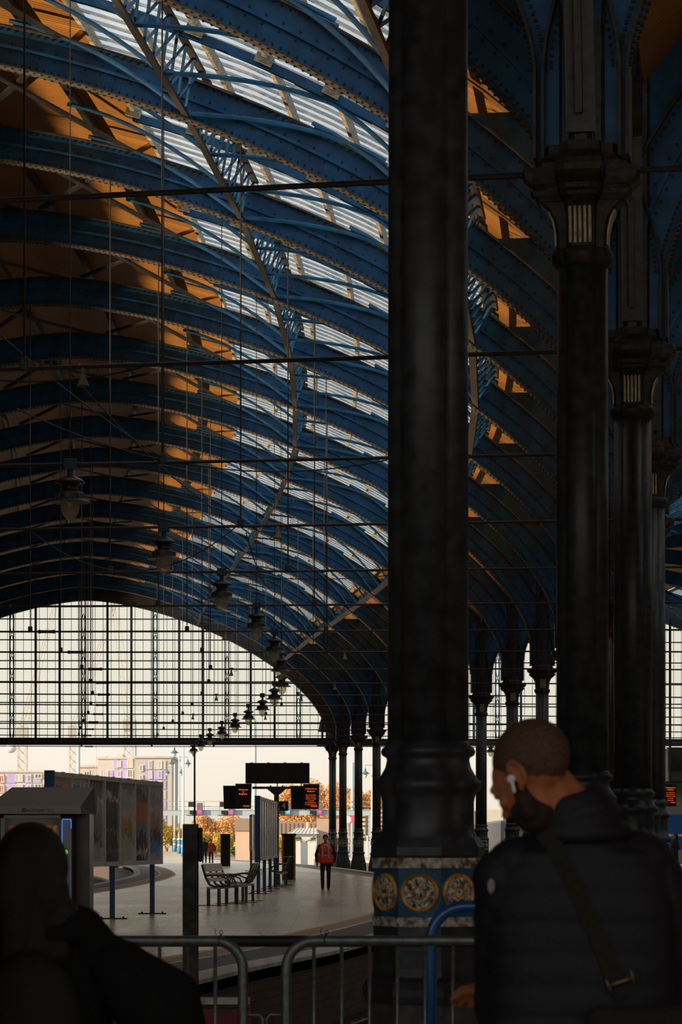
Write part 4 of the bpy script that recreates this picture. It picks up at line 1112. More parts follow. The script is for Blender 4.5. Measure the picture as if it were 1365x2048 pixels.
# lamp posts outside
def outside_lamp(D,px,pl,pr,ply,ptop,label,blue=True,single=False):
    x=wx(px,D); zb=0
    root=thing('street_lamp',label,'street lamp',(x,D,0),0,'white and blue lamp posts beyond the station')
    m=MB(); m.lathe([(.13,1.6),(.11,4),(.085,wz(ptop,D))],10); m.build('pole',M_white,root,True)
    m=MB(); m.lathe([(.22,0),(.22,.5),(.19,.6),(.19,1.5)],10); m.build('base',M_lblue,root,True)
    m=MB(); m.lathe([(.23,-.0),(.24,.12),(.22,.15)],10,(0,0,1.5)); m.lathe([(.21,0),(.22,.1),(.2,.14)],10,(0,0,.85)); m.build('base_band',M_white,root,True)
    for lp in ((pl,) if single else (pl,pr)):
        lx=wx(lp,D)-x; lz=wz(ply,D)
        m=MB(); m.tube([(0,0,lz+.75),(lx*.6,0,lz+.8),(lx,0,lz+.75),(lx,0,lz+.45)],.03,6); m.build('arm',M_lblue if blue else M_white,root)
        m=MB(); m.lathe([(.04,.5),(.1,.42),(.08,.3),(.2,.18),(.36,.05),(.38,0),(.2,0)],14,(lx,0,lz)); m.build('lantern_shade',M_navy2,root,True)
        m=MB(); m.lathe([(.2,.02),(.2,-.1),(.12,-.3),(.01,-.38)],12,(lx,0,lz)); m.build('lantern_glass',M_white,root,True)
M_navy2=mat('teal_blue_metal',(.08,.18,.26),.5)
outside_lamp(250,367,349,386,1506,1493,'tallest white lamp post with two lanterns left of centre, beyond the platform')
outside_lamp(292,358.5,343,376,1528,1510,'middle white lamp post of the three beyond the platform')
outside_lamp(335,349.5,335,363,1546,1528,'shortest white lamp post of the three, furthest away')
outside_lamp(235,745,731,0,1548,1534,'white lamp post with single lantern between the far columns',single=True)
# plain masts
for (px,D,y0_,w_1,lb,mm) in ((389.5,150,1480,.10,'thin dark pole rising behind the concrete post',M_dsteel),(510,300,1440,.36,'stout pale mast rising behind the black board',M_pblue),(157,420,1440,.5,'pale mast beside the middle crane',M_pblue),(270.5,420,1440,.4,'pale mast in front of the purple block',M_pblue),(705.5,290,1525,.38,'pale mast behind the far columns',M_pblue),(192,420,1400,.08,'thin pale pole left of the purple block',M_pale)):
    m=MB(); zb=0 if D<200 else -1.05; m.lathe([(w_1/2*1.2,zb),(w_1/2,wz(y0_,D))],10); tag(m.build('mast_pole',mm,None,True,(wx(px,D),D,0)),lb,'pole')
# cranes
def crane(px,D,label,w=1.7,ztop=60,jib=None,cab=False):
    root=thing('tower_crane',label,'crane',(wx(px,D),D,-1.05),0,'tower cranes on the skyline')
    m=MB(); z=0; h=w
    for sx in(-1,1):
        for sy in(-1,1): m.bar((sx*w/2,sy*w/2,0),(sx*w/2,sy*w/2,ztop),.2,.2)
    while z<ztop:
        for sy in(-1,1):
            m.bar((-w/2,sy*w/2,z),(w/2,sy*w/2,z+h),.1,.1); m.bar((w/2,sy*w/2,z),(-w/2,sy*w/2,z+h),.1,.1); m.bar((-w/2,sy*w/2,z),(w/2,sy*w/2,z),.1,.1)
        for sx in(-1,1): m.bar((sx*w/2,-w/2,z),(sx*w/2,w/2,z+h),.1,.1)
        z+=h
    m.build('mast',M_crane,root)
    if jib:
        m=MB(); a=Vector((0,0,ztop)); b=a+Vector(jib); n=22; up=Vector((.9,0,.5))
        m.bar(a,b,.15,.15); m.bar(a+up,b+up*.4,.15,.15); m.bar(a-up*.8,b-up*.3,.15,.15)
        for i in range(n):
            p=a.lerp(b,i/n); q=a.lerp(b,(i+1)/n); m.bar(p+up*(1-.6*i/n),q-up*.8*(1-.6*i/n),.09,.09)
        m.build('jib',M_crane,root)
    m=MB(); m.bx(-1.1,1.1,-1,1,ztop-2,ztop); m.build('slew_unit',M_greyp,root)
crane(45,520,'left tower crane with raised jib',jib=(9,0,34),ztop=wz(1455,520)+1.05)
crane(148,520,'middle tower crane with raised jib',jib=(12,0,36),ztop=wz(1452,520)+1.05)
crane(258,520,'right tower crane above the purple block',jib=(-5,0,40),ztop=wz(1440,520)+1.05)
m=MB(); D=400; m.ell((0,0,0),(.85,.6,.7),n=12,m=8); m.bar((0,0,.6),(0,0,30),.05,.05); tag(m.build('hanging_concrete_skip',M_white,None,True,(wx(22,D),D,wz(1497,D))),'pale skip hanging from a crane cable under the gable beam at left','crane load')
# ------------------------------------------------------------------ buildings
def building(D,px0,px1,ytop,depth,wallm,panels,wins,label,roofbits=()):
    x0=wx(px0,D); x1=wx(px1,D); zt=wz(ytop,D)
    root=thing('apartment_block',label,'building',((x0+x1)/2,D,-1.05)); cx=(x0+x1)/2
    m=MB(); m.bx(x0-cx,x1-cx,0,depth,0,zt+1.05); m.build('wall',wallm,root)
    m=MB(); m.bx(x0-cx-.2,x1-cx+.2,-.2,depth+.2,zt+1.05,zt+1.35); m.build('roof_slab',M_pale,root)
    for (a,b,c,d,mm) in panels:
        m=MB(); m.bx(wx(a,D)-cx,wx(b,D)-cx,-.12,.05,wz(d,D)+1.05,wz(c,D)+1.05); m.build('cladding_panel',mm,root)
    for (a,b,c,d,mm) in wins:
        m=MB(); X0,X1,Z0_,Z1=wx(a,D)-cx,wx(b,D)-cx,wz(d,D)+1.05,wz(c,D)+1.05
        m.bx(X0,X1,-.18,-.13,Z0_,Z1); wn=m.build('window',mm,root)
        m=MB(); t=.12; m.bx(X0-t,X0,-.22,-.1,Z0_-t,Z1+t); m.bx(X1,X1+t,-.22,-.1,Z0_-t,Z1+t); m.bx(X0,X1,-.22,-.1,Z1,Z1+t); m.bx(X0,X1,-.22,-.1,Z0_-t,Z0_); m.bx((X0+X1)/2-.05,(X0+X1)/2+.05,-.2,-.1,Z0_,Z1); m.build('window_frame',M_white,wn)
    for (a,b,c,d) in roofbits:
        m=MB(); m.bx(wx(a,D)-cx,wx(b,D)-cx,1,4,wz(d,D)+1.05,wz(c,D)+1.05); m.build('rooftop_box',M_pale,root)
    return root
pan=[];win=[]
for r_ in range(8):
    y=1519+r_*20.2
    pan+= [(228,236,y,y+18,M_lav),(243,256,y,y+18,M_lav)]
    win+= [(236.5,241,y+4,y+14,M_wind if r_%2 else M_windo),(257,264,y+1,y+15,M_windo if r_%2==0 else M_wind)]
    if r_: pan.append((203,226,y+2,y+20,M_lav if r_%2 else M_pink)); win.append((209,215,y+5,y+14,M_windo))
building(400,196,270,1518,16,M_pale,pan,win,'left wing of the lavender-panelled block of flats behind the poster board',((203,212,1512,1518),(232,245,1508,1518)))
pan=[];win=[]
for r_ in range(8):
    y=1521+r_*19.8
    pan+=[(291,305,y,y+18,M_lav),(306,332,y,y+18,M_lav if r_%3 else M_pale)]
    win+=[(299.5,303.5,y+2,y+15,M_pale if r_%2 else M_wind),(318.5,323,y+2,y+15,M_wind if r_%2 else M_pale)]
    win.append((281,285,y+10,y+20,M_wind))
building(392,270,344,1516,18,mat('grey_render',(.52,.50,.46),.8),pan,win,'taller grey and lavender block of flats beside the far lamp posts')
pan=[];win=[]
for r_ in range(6):
    y=1548+r_*20
    pan+=[(14,31,y,y+18,M_lav),(50,64,y,y+18,M_lav),(66,82,y+8,y+18,M_lav),(-20,8,y,y+18,M_pink)]
    win+=[(33,44,y+2,y+14,M_pale),(56,61,y+3,y+14,M_wind),(71,82,y+1,y+8,M_wind),(0,7,y+4,y+16,mat('faded_red_brick',(.42,.17,.14)))]
building(410,-30,90,1545,16,M_pale,pan,win,'pale block with lavender and pink panels at the far left',((26,45,1540,1545),(2,14,1541,1545)))
building(430,158,200,1535,10,mat('warm_pale',(.78,.60,.48),.8),[(165,180,1540,1552,M_pink),(182,196,1540,1560,M_pale)],[(170,178,1544,1551,M_wind)],'low warm-toned building between the cranes',((168,186,1530,1535),))
# low buildings in the yard
D=255
root=thing('timber_clad_building','low brown timber-clad building behind the planters','building',(wx(560,D),D+8,-1.05)); 
cor=MB(); D2=D+8; x0,x1=wx(475,D2)-root.location.x,wx(650,D2)-root.location.x
cor.add([(x0,0,0),(x1,0,0),(x1,0,wz(1646,D2)+1.05),(x0,0,wz(1636,D2)+1.05),(x0,8,0),(x1,8,0),(x1,8,wz(1646,D2)+1.05),(x0,8,wz(1636,D2)+1.05)],[(0,1,2,3),(7,6,5,4),(1,5,6,2),(3,2,6,7),(4,0,3,7)])
cor.build('wall',M_cor,root)
m=MB()
xx=x0+.1
while xx<x1: m.bx(xx,xx+.07,-.06,0,0,wz(1646.5,D2)+1.05); xx+=.42
m.build('batten',mat('batten_dark',(.20,.14,.11)),root)
root=thing('white_shed','white shed with pitched ribbed roof behind the vest-wearing worker','shed',(wx(604,D),D,-1.05)); ox=root.location.x
m=MB(); a,b=wx(578,D)-ox,wx(634,D)-ox; m.bx(a,b,0,5,0,wz(1668,D)+1.05); m.build('wall',M_white,root)
m=MB(); zr=wz(1656,D)+1.05; ze=wz(1668,D)+1.05
m.add([(a-.2,-.3,ze),(b+.2,-.3,ze),(b-.1,2.5,zr),(a+.7,2.5,zr),(a-.2,5.3,ze),(b+.2,5.3,ze)],[(0,1,2,3),(3,2,5,4),(0,3,4),(1,5,2)]); m.build('roof',mat('shed_roof_cream',(.66,.62,.54),.5),root)
m=MB(); 
for i in range(8): t=i/7; m.bar((a+(b-a)*t,-.3,ze+.02),(a+.7+(b-a-.8)*t,2.5,zr+.02),.07,.05)
m.build('roof_rib',M_greyp,root)
m=MB(); m.bx(wx(612,D)-ox,wx(616,D)-ox,3,3.2,ze,wz(1644,D)+1.05); m.build('flue',M_white,root)
root=thing('pinkish_block','plain pinkish rendered block right of the white shed','building',(wx(648,D),D+3,-1.05)); ox=root.location.x
m=MB(); m.bx(wx(633,D)-ox,wx(700,D)-ox,0,6,0,wz(1635,D)+1.05); m.build('wall',M_pwall,root)
m=MB(); m.bx(wx(632.5,D)-ox,wx(700.5,D)-ox,-.1,6,wz(1635,D)+1.05,wz(1634,D)+1.05); m.build('coping',M_cor,root)
root=thing('peach_shed','small peach walled shed left of the middle board','shed',(wx(490,D),D-5,-1.05)); ox=root.location.x
m=MB(); m.bx(wx(475,D)-ox,wx(503,D)-ox,0,4,0,wz(1662,D)+1.05); m.build('wall',mat('peach_wall',(.70,.50,.36)),root)
m=MB(); m.bx(wx(474,D)-ox,wx(504,D)-ox,-.1,4,wz(1662,D)+1.05,wz(1640,D)+1.05); m.build('upper_cladding',M_cor,root)
# small red-brick house far left under the signals
D=420
root=thing('brick_house','small red brick house under the leftmost signal','house',(wx(409,D),D,-1.05)); ox=root.location.x
a,b=wx(400,D)-ox,wx(420,D)-ox; m=MB(); m.bx(a,b,0,8,0,wz(1640,D)+1.05); m.build('wall',mat('house_brick',(.34,.22,.18)),root)
m=MB(); zr=wz(1630,D)+1.05; ze=wz(1640,D)+1.05; c_=(a+b)/2
m.add([(a-.3,-.2,ze),(b+.3,-.2,ze),(c_,-.2,zr),(a-.3,8,ze),(b+.3,8,ze),(c_,8,zr)],[(0,1,2),(5,4,3),(0,2,5,3),(1,4,5,2)]); m.build('roof',mat('house_roof',(.45,.30,.25)),root)
m=MB(); m.bx(wx(404.5,D)-ox,wx(409,D)-ox,-.1,0,wz(1658,D)+1.05,wz(1650,D)+1.05); m.build('window',M_white,root)
# hill
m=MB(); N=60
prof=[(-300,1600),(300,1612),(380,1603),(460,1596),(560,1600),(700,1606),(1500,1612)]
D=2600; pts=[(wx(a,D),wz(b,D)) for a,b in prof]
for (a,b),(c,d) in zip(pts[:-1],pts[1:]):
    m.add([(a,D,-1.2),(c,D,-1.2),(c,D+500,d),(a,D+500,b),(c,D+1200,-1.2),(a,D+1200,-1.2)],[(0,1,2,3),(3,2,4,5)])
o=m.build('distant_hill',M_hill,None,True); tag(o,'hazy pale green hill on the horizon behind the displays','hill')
# ------------------------------------------------------------------ trees
def tree_mesh(w,h,n,ls,seed,bare=.35):
    rnd=random.Random(seed); m=MB()
    blobs=[(rnd.uniform(-.33,.33)*w,rnd.uniform(-.25,.25)*w,h*rnd.uniform(.40,.80),rnd.uniform(.20,.34)*w) for _ in range(9)]
    for i in range(n):
        bx_,by,bz,br=blobs[rnd.randrange(len(blobs))]
        v=Vector((rnd.gauss(0,1),rnd.gauss(0,1),rnd.gauss(0,1))); v.normalize(); r=br*(rnd.random()**.4); p=Vector((bx_,by,bz))+v*r
        if p.z<.1*h: continue
        a=Vector((rnd.gauss(0,1),rnd.gauss(0,1),rnd.gauss(0,1))).normalized(); b=a.cross(Vector((rnd.gauss(0,1),rnd.gauss(0,1),rnd.gauss(0,1)))).normalized()
        s_=ls*rnd.uniform(.5,1.2)
        m.add([p-a*s_,p+b*s_*.6,p+a*s_,p-b*s_*.6],[(0,1,2,3)])
    t=MB()
    for i in range(9):
        bx_,by,bz,br=blobs[i]
        t.tube([(0,0,0),(bx_*.2,by*.2,h*.25),(bx_*.7,by*.7,bz*.8),(bx_,by,bz+br*.6)],[.045*w*.6,.03*w*.5,.015*w*.5,.005*w],5)
        for j in range(5):
            e=Vector((bx_,by,bz))+Vector((rnd.uniform(-1,1),rnd.uniform(-1,1),rnd.uniform(.2,1.1)))*br
            t.tube([(bx_*.7,by*.7,bz*.8),tuple(Vector((bx_*.8,by*.8,bz*.9)).lerp(e,.5)),tuple(e)],[.012*w*.4,.007*w*.4,.002*w],4)
    return m,t
protos={}
def tree(px,D,ytop,wpx,mt,kind,label,zb=-1.05,seed=1,group='trees and shrubs beyond the station'):
    h=wz(ytop,D)-zb; w=wpx*D/F
    m,t=tree_mesh(w*1.15,h,int(6000+wpx*110) if wpx>25 else 2500,max(.09,.010*w+.09),seed)
    root=thing(kind,label,'tree' if 'tree' in kind else 'shrub',(wx(px,D),D,zb),0,group)
    m.build('foliage',mt,root); t.build('branches',M_bark,root)
tree(600,330,1562,90,M_leafo,'autumn_tree','broad orange autumn tree behind the black board',seed=3)
tree(648,345,1542,74,M_leafo,'autumn_tree','tallest orange autumn tree right of the black board',seed=4)
tree(688,340,1550,64,M_leafo,'autumn_tree','orange autumn tree between the far columns, left gap',seed=5)
tree(732,335,1553,66,M_leafo,'autumn_tree','orange autumn tree between the far columns, right gap',seed=6)
tree(560,350,1580,60,M_leafo,'autumn_tree','low orange autumn tree behind the display mast',seed=7)
tree(770,340,1556,60,M_leafo,'autumn_tree','orange autumn tree partly behind the nearest column',seed=17)
tree(530,350,1588,50,M_leafo,'autumn_tree','orange autumn tree left of the display mast',seed=27)
tree(334,350,1628,40,M_leafy,'yellow_shrub','tall yellow shrub beside the end of the long poster board',seed=8)
tree(352,352,1640,34,M_leafy,'yellow_shrub','yellow-green shrub behind the white lamp posts',seed=9)
tree(430,380,1629,70,M_leafo,'autumn_tree','orange hedge-like tree under the two left signals',seed=10)
tree(470,385,1632,70,M_leafo,'autumn_tree','orange hedge-like tree under the second signal',seed=11)
tree(620,380,1628,80,M_leafo,'autumn_tree','orange thicket under the green signal',seed=12)
tree(560,385,1630,80,M_leafo,'autumn_tree','orange thicket under the display mast',seed=32)
tree(680,382,1626,80,M_leafo,'autumn_tree','orange thicket behind the far columns',seed=33)
tree(445,330,1662,40,M_leafy,'yellow_shrub','yellow shrub behind the lone dark pillar',seed=13)
tree(492,270,1675,38,M_leafy,'yellow_shrub','low green-yellow shrub left of the middle board',seed=14)
tree(470,262,1684,26,M_leafg,'green_shrub','low green shrub by the track left of the middle board',seed=15)
tree(564,262,1664,22,M_leafy,'yellow_shrub','bright yellow shrub right of the middle board',seed=16)
tree(412,356,1664,34,M_leafo,'autumn_shrub','orange shrub beside the two distant walkers',seed=19)
tree(388,355,1655,44,M_leafy,'yellow_shrub','yellow shrub behind the concrete post',seed=29)
for i,(px,w_) in enumerate(((597,13),(624,22),(733,24))):
    D=240; D=240
    root=thing('planter_bush','rounded green bush in a %s, %s'%('white planter',('left one by the dark pillar','beside the worker in the orange vest','behind the far column')[i]),'potted bush',(wx(px,D),D,-1.05),0,'planted bushes in the yard')
    m,t=tree_mesh(w_*D/F*.95,2.2,500,.08,40+i); m.v=[(a,b,c*.55+ (wz(1684,D)+1.05)-.5) for a,b,c in m.v]; m.build('foliage',M_leafg,root)
    m=MB(); hw=w_*.36*D/F; z1=wz(1682,D)+1.05; m.bx(-hw,hw,-hw,hw,0,z1); m.build('planter',M_white,root)
# white/blue metal fence
D=228
root=thing('palisade_fence','pale grey metal fence beyond the far tracks','fence',(wx(740,D),D,0)); ox=root.location.x
m=MB(); x=wx(688,D)-ox
while x<wx(1400,D)-ox: m.bx(x,x+.03,0,.04,0,wz(1673,D)); x+=.14
m.build('pales',mat('fence_pale',(.50,.54,.56)),root)
m=MB(); 
for z in (.25,1.0,1.75): m.bx(wx(688,D)-ox,wx(1400,D)-ox,0,.06,z,z+.06)
for px in (692,714,735,756): m.bx(wx(px,D)-ox-.07,wx(px,D)-ox+.07,-.05,.1,0,wz(1671,D))
m.build('rails',M_white,root)
# stepped concrete car-park like structure seen between columns
D=300
root=thing('ribbed_retaining_wall','pale ribbed concrete terraces seen between the far columns','wall',(wx(820,D),D,-1.05)); ox=root.location.x
for i in range(9):
    m=MB(); z=wz(1690-9*i,D)+1.05; m.bx(wx(690,D)-ox,wx(1060,D)-ox,i*.8,i*.8+.6,z-.28 if i else 0,z); m.build('terrace',mat('terrace_stone',(.62,.50,.36)),root)
m=MB()
for px in (699,734,952,963,1010): m.bx(wx(px,D)-ox-.15,wx(px,D)-ox+.15,-.4,-.1,0,wz(1622,D)+1.05)
m.build('stair_post',mat('dark_timber',(.12,.09,.07)),root)
# bits behind the columns right side: blue cabin, blue hoarding
D=118
root=thing('blue_hoarding','bright blue hoarding at the right edge behind the standing woman','hoarding',(wx(1352,D),D,0)); ox=root.location.x
m=MB(); m.bx(wx(1338,D)-ox,wx(1450,D)-ox,2,2.1,wz(1668,D),wz(1628,D)); m.build('upper_panel',M_hblue,root)
m=MB(); m.bx(wx(1338,D)-ox,wx(1450,D)-ox,1.98,2.0,wz(1673,D),wz(1668,D)); m.build('white_stripe',M_white,root)
m=MB(); m.bx(wx(1338,D)-ox,wx(1450,D)-ox,2,2.1,wz(1700,D),wz(1673,D)); m.build('lower_panel',M_hblue,root)
for px in (1340,1362,1400): 
    m=MB(); m.bx(wx(px,D)-ox-.05,wx(px,D)-ox+.05,1.95,2.15,0,wz(1668,D)); m.build('post',M_hblue,root)
D=165
root=thing('far_canopy','dark canopy building under the right hand gable','building',(wx(1400,D),D,0)); ox=root.location.x
m=MB(); m.bx(wx(1337,D)-ox,wx(1600,D)-ox,0,5,wz(1562,D),wz(1496,D)); m.build('canopy_front',M_black,root)
m=MB(); m.bx(wx(1337,D)-ox,wx(1600,D)-ox,-.1,0,wz(1562,D),wz(1543,D)); m.build('fascia',mat('fascia_grey',(.07,.08,.075)),root)
m=MB(); m.bx(wx(1337,D)-ox,wx(1600,D)-ox,4,4.2,0,wz(1562,D)); m.build('back_wall',M_pale,root)
D=150
root=thing('pale_blue_train','pale blue-grey train carriage end seen beside the man\'s face','train carriage',(wx(1020,D),D,-1.05)); ox=root.location.x
m=MB(); m.bx(wx(1002,D)-ox,wx(1098,D)-ox,0,16,.7,wz(1640,D)+1.05); bevel(m.build('body',mat('train_grey',(.40,.50,.56),.4),root),.15,3)
m=MB(); m.bx(wx(1006,D)-ox,wx(1094,D)-ox,-.02,.0,wz(1660,D)+1.05,wz(1648,D)+1.05); m.build('windscreen',M_pblue,root)
m=MB(); m.bx(wx(1006,D)-ox,wx(1094,D)-ox,-.02,.0,.3,1.0); m.bx(wx(1005,D)-ox,wx(1095,D)-ox,.1,14,0,.7); m.build('underframe',M_black,root)

# ------------------------------------------------------------------ PEOPLE
def rotz(a): return Matrix.Rotation(a,4,'Z')
def finish(m,name,mt,parent,vox,sm,Mx=None):
    if Mx is not None: m.v=[tuple((Mx@Vector(v))) for v in m.v]
    o=m.build(name,mt,parent,True); remesh(o,vox,sm); return o
def head_shape(m,c,R,s=1.0):
    """head facing local -y, centre c, R 3x3 rotation"""
    def e(p,r,rr=None):
        M=R@(rr if rr else Matrix.Identity(3)); m.ell(Vector(c)+R@Vector(p)*s,[q*s for q in r],M,20,14)
    e((0,.022,.030),(.076,.096,.088))       # cranium
    e((0,-.020,.005),(.066,.074,.085))      # face upper
    e((0,-.035,-.055),(.052,.058,.060))     # jaw
    e((0,-.070,-.088),(.024,.024,.022))     # chin
    e((0,-.082,.024),(.050,.016,.014))      # brow
    e((0,-.092,-.012),(.011,.016,.030),Matrix.Rotation(-.25,3,'X'))
    e((0,-.102,-.030),(.017,.016,.012))     # nose tip
    e((0,-.086,-.058),(.025,.012,.007)); e((0,-.084,-.069),(.022,.012,.007)) # lips
    for sx in(-1,1):
        e((sx*.034,-.070,-.020),(.024,.020,.018)) # cheek
        e((sx*.031,-.079,.008),(.015,.010,.010)) # lids
def ear(m,c,R,sx,s=1.0):
    pts=[]
    for i in range(13):
        a=-2.2+i/12*4.9
        pts.append(Vector(c)+R@(Vector((sx*(.079+.010*math.sin((i/12)*PI)),.012+.019*math.cos(a)*1.0,-.004+.031*math.sin(a)))*s))
    m.tube(pts,[.005*s]*13,8)
    m.ell(Vector(c)+R@(Vector((sx*.078,.010,-.006))*s),(.006*s,.015*s,.024*s),R,10,8)
    m.ell(Vector(c)+R@(Vector((sx*.079,.002,-.034))*s),(.006*s,.008*s,.010*s),R,8,6)
def hand(m,wrist,R,s=1.0,curl=.6,sx=1):
    """palm along local -z, fingers curl toward local -y; R 3x3"""
    w=Vector(wrist)
    def P_(v): return w+R@(Vector(v)*s)
    m.cap(P_((0,0,.01)),P_((0,0,-.03)),.024*s,.027*s,10)
    for i,x in enumerate((-.027,-.009,.009,.026)):
        m.cap(P_((x*.7,0,-.02)),P_((x,-.002,-.085+abs(i-1.4)*.003)),.013*s,.011*s,8)
        L=(.040,.046,.043,.034)[i]; a=curl*.5; p=Vector((x,-.002,-.088+abs(i-1.4)*.003))
        for j,f in enumerate((1,.65,.5)):
            q=p+Vector((0,-math.sin(a),-math.cos(a)))*L*f
            m.cap(P_(p),P_(q),.0092*s*(1-.08*j),.0085*s*(1-.08*j),8); p=q; a+=curl
    p=Vector((sx*.024,-.004,-.025)); q=p+Vector((sx*.026,-.014,-.030)); r=q+Vector((sx*.004,-.018,-.024)); t=r+Vector((-sx*.004,-.014,-.014))
    m.cap(P_(p),P_(q),.013*s,.011*s,8); m.cap(P_(q),P_(r),.0105*s,.0095*s,8); m.cap(P_(r),P_(t),.009*s,.008*s,8)
def small_person(kind,label,x,y,h,face,walk=0.25,coat=M_cloth,legs=M_cloth,vest=False,hair='short',capmat=None,coatlen=.80,armbend=.25,group=None,bun=False):
    root=thing('person',label,'person',(x,y,0),face,group); k=h/1.75
    hips=.93*k; sh=1.42*k; hd=1.63*k
    fa=[]
    def leg(sx,ph):
        f=Vector((sx*.095*k,-ph*.30*k,.08*k)); kn=Vector((sx*.10*k,-ph*.10*k-.05*k,.50*k)); hp=Vector((sx*.085*k,0,.90*k)); return hp,kn,f
    legsP=[leg(-1,walk),leg(1,-walk)]
    def arm(sx):
        s_=Vector((sx*.185*k,0,sh-.03*k)); e=s_+Vector((sx*(.11 if vest else .075)*k,.05*k,-.28*k)); w=e+Vector((-sx*.02*k,-armbend*.5*k,-.23*k)); return s_,e,w
    arms=[arm(-1),arm(1)]
    m=MB(); I=Matrix.Identity(3)
    head_shape(m,(0,-.01,hd),I,k); 
    for sx in(-1,1): ear(m,(0,-.01,hd),I,sx,k)
    m.cap((0,.01,sh-.02*k),(0,0,hd-.06*k),.055*k,.052*k)
    m.ell((0,0,1.25*k),(.16*k,.10*k,.22*k)); m.ell((0,0,.98*k),(.15*k,.10*k,.14*k)); m.ell((0,0,sh-.03*k),(.18*k,.08*k,.06*k))
    for (a,b,c) in arms:
        m.cap(a,b,.045*k,.036*k); m.cap(b,c,.036*k,.026*k); d=(c-b).normalized(); R=Vector((0,0,-1)).rotation_difference(d).to_matrix(); hand(m,c,R,k,.5)
    for (a,b,c) in legsP: m.cap(a,b,.075*k,.05*k); m.cap(b,c,.05*k,.036*k)
    o=finish(m,'body',M_skin2,root,.011,2)
    m=MB(); 
    m.ell((0,0,1.27*k),(.185*k,.125*k,.23*k)); m.ell((0,0,sh-.04*k),(.205*k,.10*k,.075*k)); m.ell((0,0,1.0*k),(.175*k,.125*k,.18*k))
    if coatlen<.8: m.cap((0,0,1.0*k),(0,0,coatlen*k),.15*k,.16*k)
    m.cap((0,.005,sh),(0,0,sh+.055*k),.075*k,.062*k)
    for (a,b,c) in arms: m.cap(a,b,.062*k,.052*k); m.cap(b,c-(c-b)*.06,.052*k,.042*k)
    finish(m,'coat',coat,root,.012,3)
    m=MB()
    for (a,b,c) in legsP: m.cap(a,b,.092*k,.066*k); m.cap(b,c,.066*k,.052*k)
    m.ell((0,0,.95*k),(.155*k,.115*k,.12*k)); finish(m,'trousers',legs,root,.012,3)
    for i,(a,b,c) in enumerate(legsP):
        m=MB(); m.ell((c.x,c.y-.06*k,.042*k),(.045*k,.13*k,.042*k)); m.ell((c.x,c.y+.02*k,.06*k),(.042*k,.06*k,.06*k)); finish(m,'shoe',M_black,root,.01,2)
    if vest:
        m=MB(); m.ell((0,0,1.27*k),(.235*k,.150*k,.24*k)); m.ell((0,0,1.00*k),(.265*k,.165*k,.19*k)); m.ell((0,0,sh-.040*k),(.195*k,.118*k,.075*k)); m.ell((0,0,.90*k),(.255*k,.165*k,.08*k))
        v=finish(m,'vest',M_hiviz,root,.012,3)
        m=MB()
        def yfront(x_,z_): 
            a=1-(x_/(.235*k))**2; return -(.166*k)*math.sqrt(max(.05,a))
        for sx in(-1,1):
            pts=[(sx*.10*k,yfront(.1*k,0)-.0,z*k) for z in (1.02,1.12,1.22,1.30)]+[(sx*.105*k,-.105*k,1.40*k)]
            for a,b in zip(pts[:-1],pts[1:]): m.bar(a,b,.045*k,.012,(0,1,0))
        for i in range(14):
            a0=PI*2*i/14;a1=PI*2*(i+1)/14; m.bar((.250*k*math.cos(a0),.162*k*math.sin(a0),1.10*k),(.250*k*math.cos(a1),.162*k*math.sin(a1),1.10*k),.012,.05*k)
        m.build('reflective_tape',M_refl,v)
        if not bun:
            m=MB(); m.add([(-.055*k,-.115*k,1.43*k),(.055*k,-.115*k,1.43*k),(0,-.152*k,1.24*k),(-.05*k,-.09*k,1.45*k),(.05*k,-.09*k,1.45*k)],[(0,2,1),(0,1,4,3)]); m.build('shirt_front',M_shirt,root)
            m=MB(); m.tube([(-.075*k,-.12*k,1.44*k),(0,-.16*k,1.22*k),(.075*k,-.12*k,1.44*k)],.008*k,6); m.build('lanyard',M_shirt,root)
    m=MB()
    if hair=='beanie':
        m.ell((0,.012*k,hd+.045*k),(.088*k,.105*k,.085*k)); finish(m,'beanie',capmat or M_black,root,.009,2)
    elif hair=='long':
        m.ell((0,.025*k,hd+.03*k),(.088*k,.105*k,.098*k)); m.cap((0,.07*k,hd),(0,.10*k,1.25*k),.085*k,.07*k); m.cap((-.07*k,.03*k,hd),(-.08*k,.04*k,1.3*k),.03*k,.03*k); m.cap((.07*k,.03*k,hd),(.08*k,.04*k,1.3*k),.03*k,.03*k); finish(m,'hair',M_hair,root,.01,2)
    else:
        m.ell((0,.028*k,hd+.035*k),(.084*k,.100*k,.092*k)); 
        if bun: m.cap((0,.11*k,hd+.03*k),(0,.16*k,hd-.16*k),.028*k,.018*k)
        finish(m,'hair',M_hair,root,.009,2)
        if capmat: 
            m=MB(); m.ell((0,.02*k,hd+.055*k),(.088*k,.105*k,.06*k)); finish(m,'cap',capmat,root,.009,2)
    return root
D=83.0
small_person('p','worker in orange hi-vis vest and black beanie walking towards us on the platform',wx(651.5,D),D,1.74,.05,.18,vest=True,hair='beanie',armbend=.1)
D=172.0
small_person('p','person in orange vest with ponytail walking away on the far platform',wx(422.5,D),D,1.60,PI,.4,vest=True,bun=True)
small_person('p','person in dark jacket and grey cap walking beside the far orange vest',wx(409,176),176,1.70,PI,.5,capmat=M_refl)
D=116.0
small_person('p','long-haired woman in black standing on the right hand platform',wx(1350,D),D,1.86,-1.2,.05,hair='long',armbend=.5,coatlen=.7)

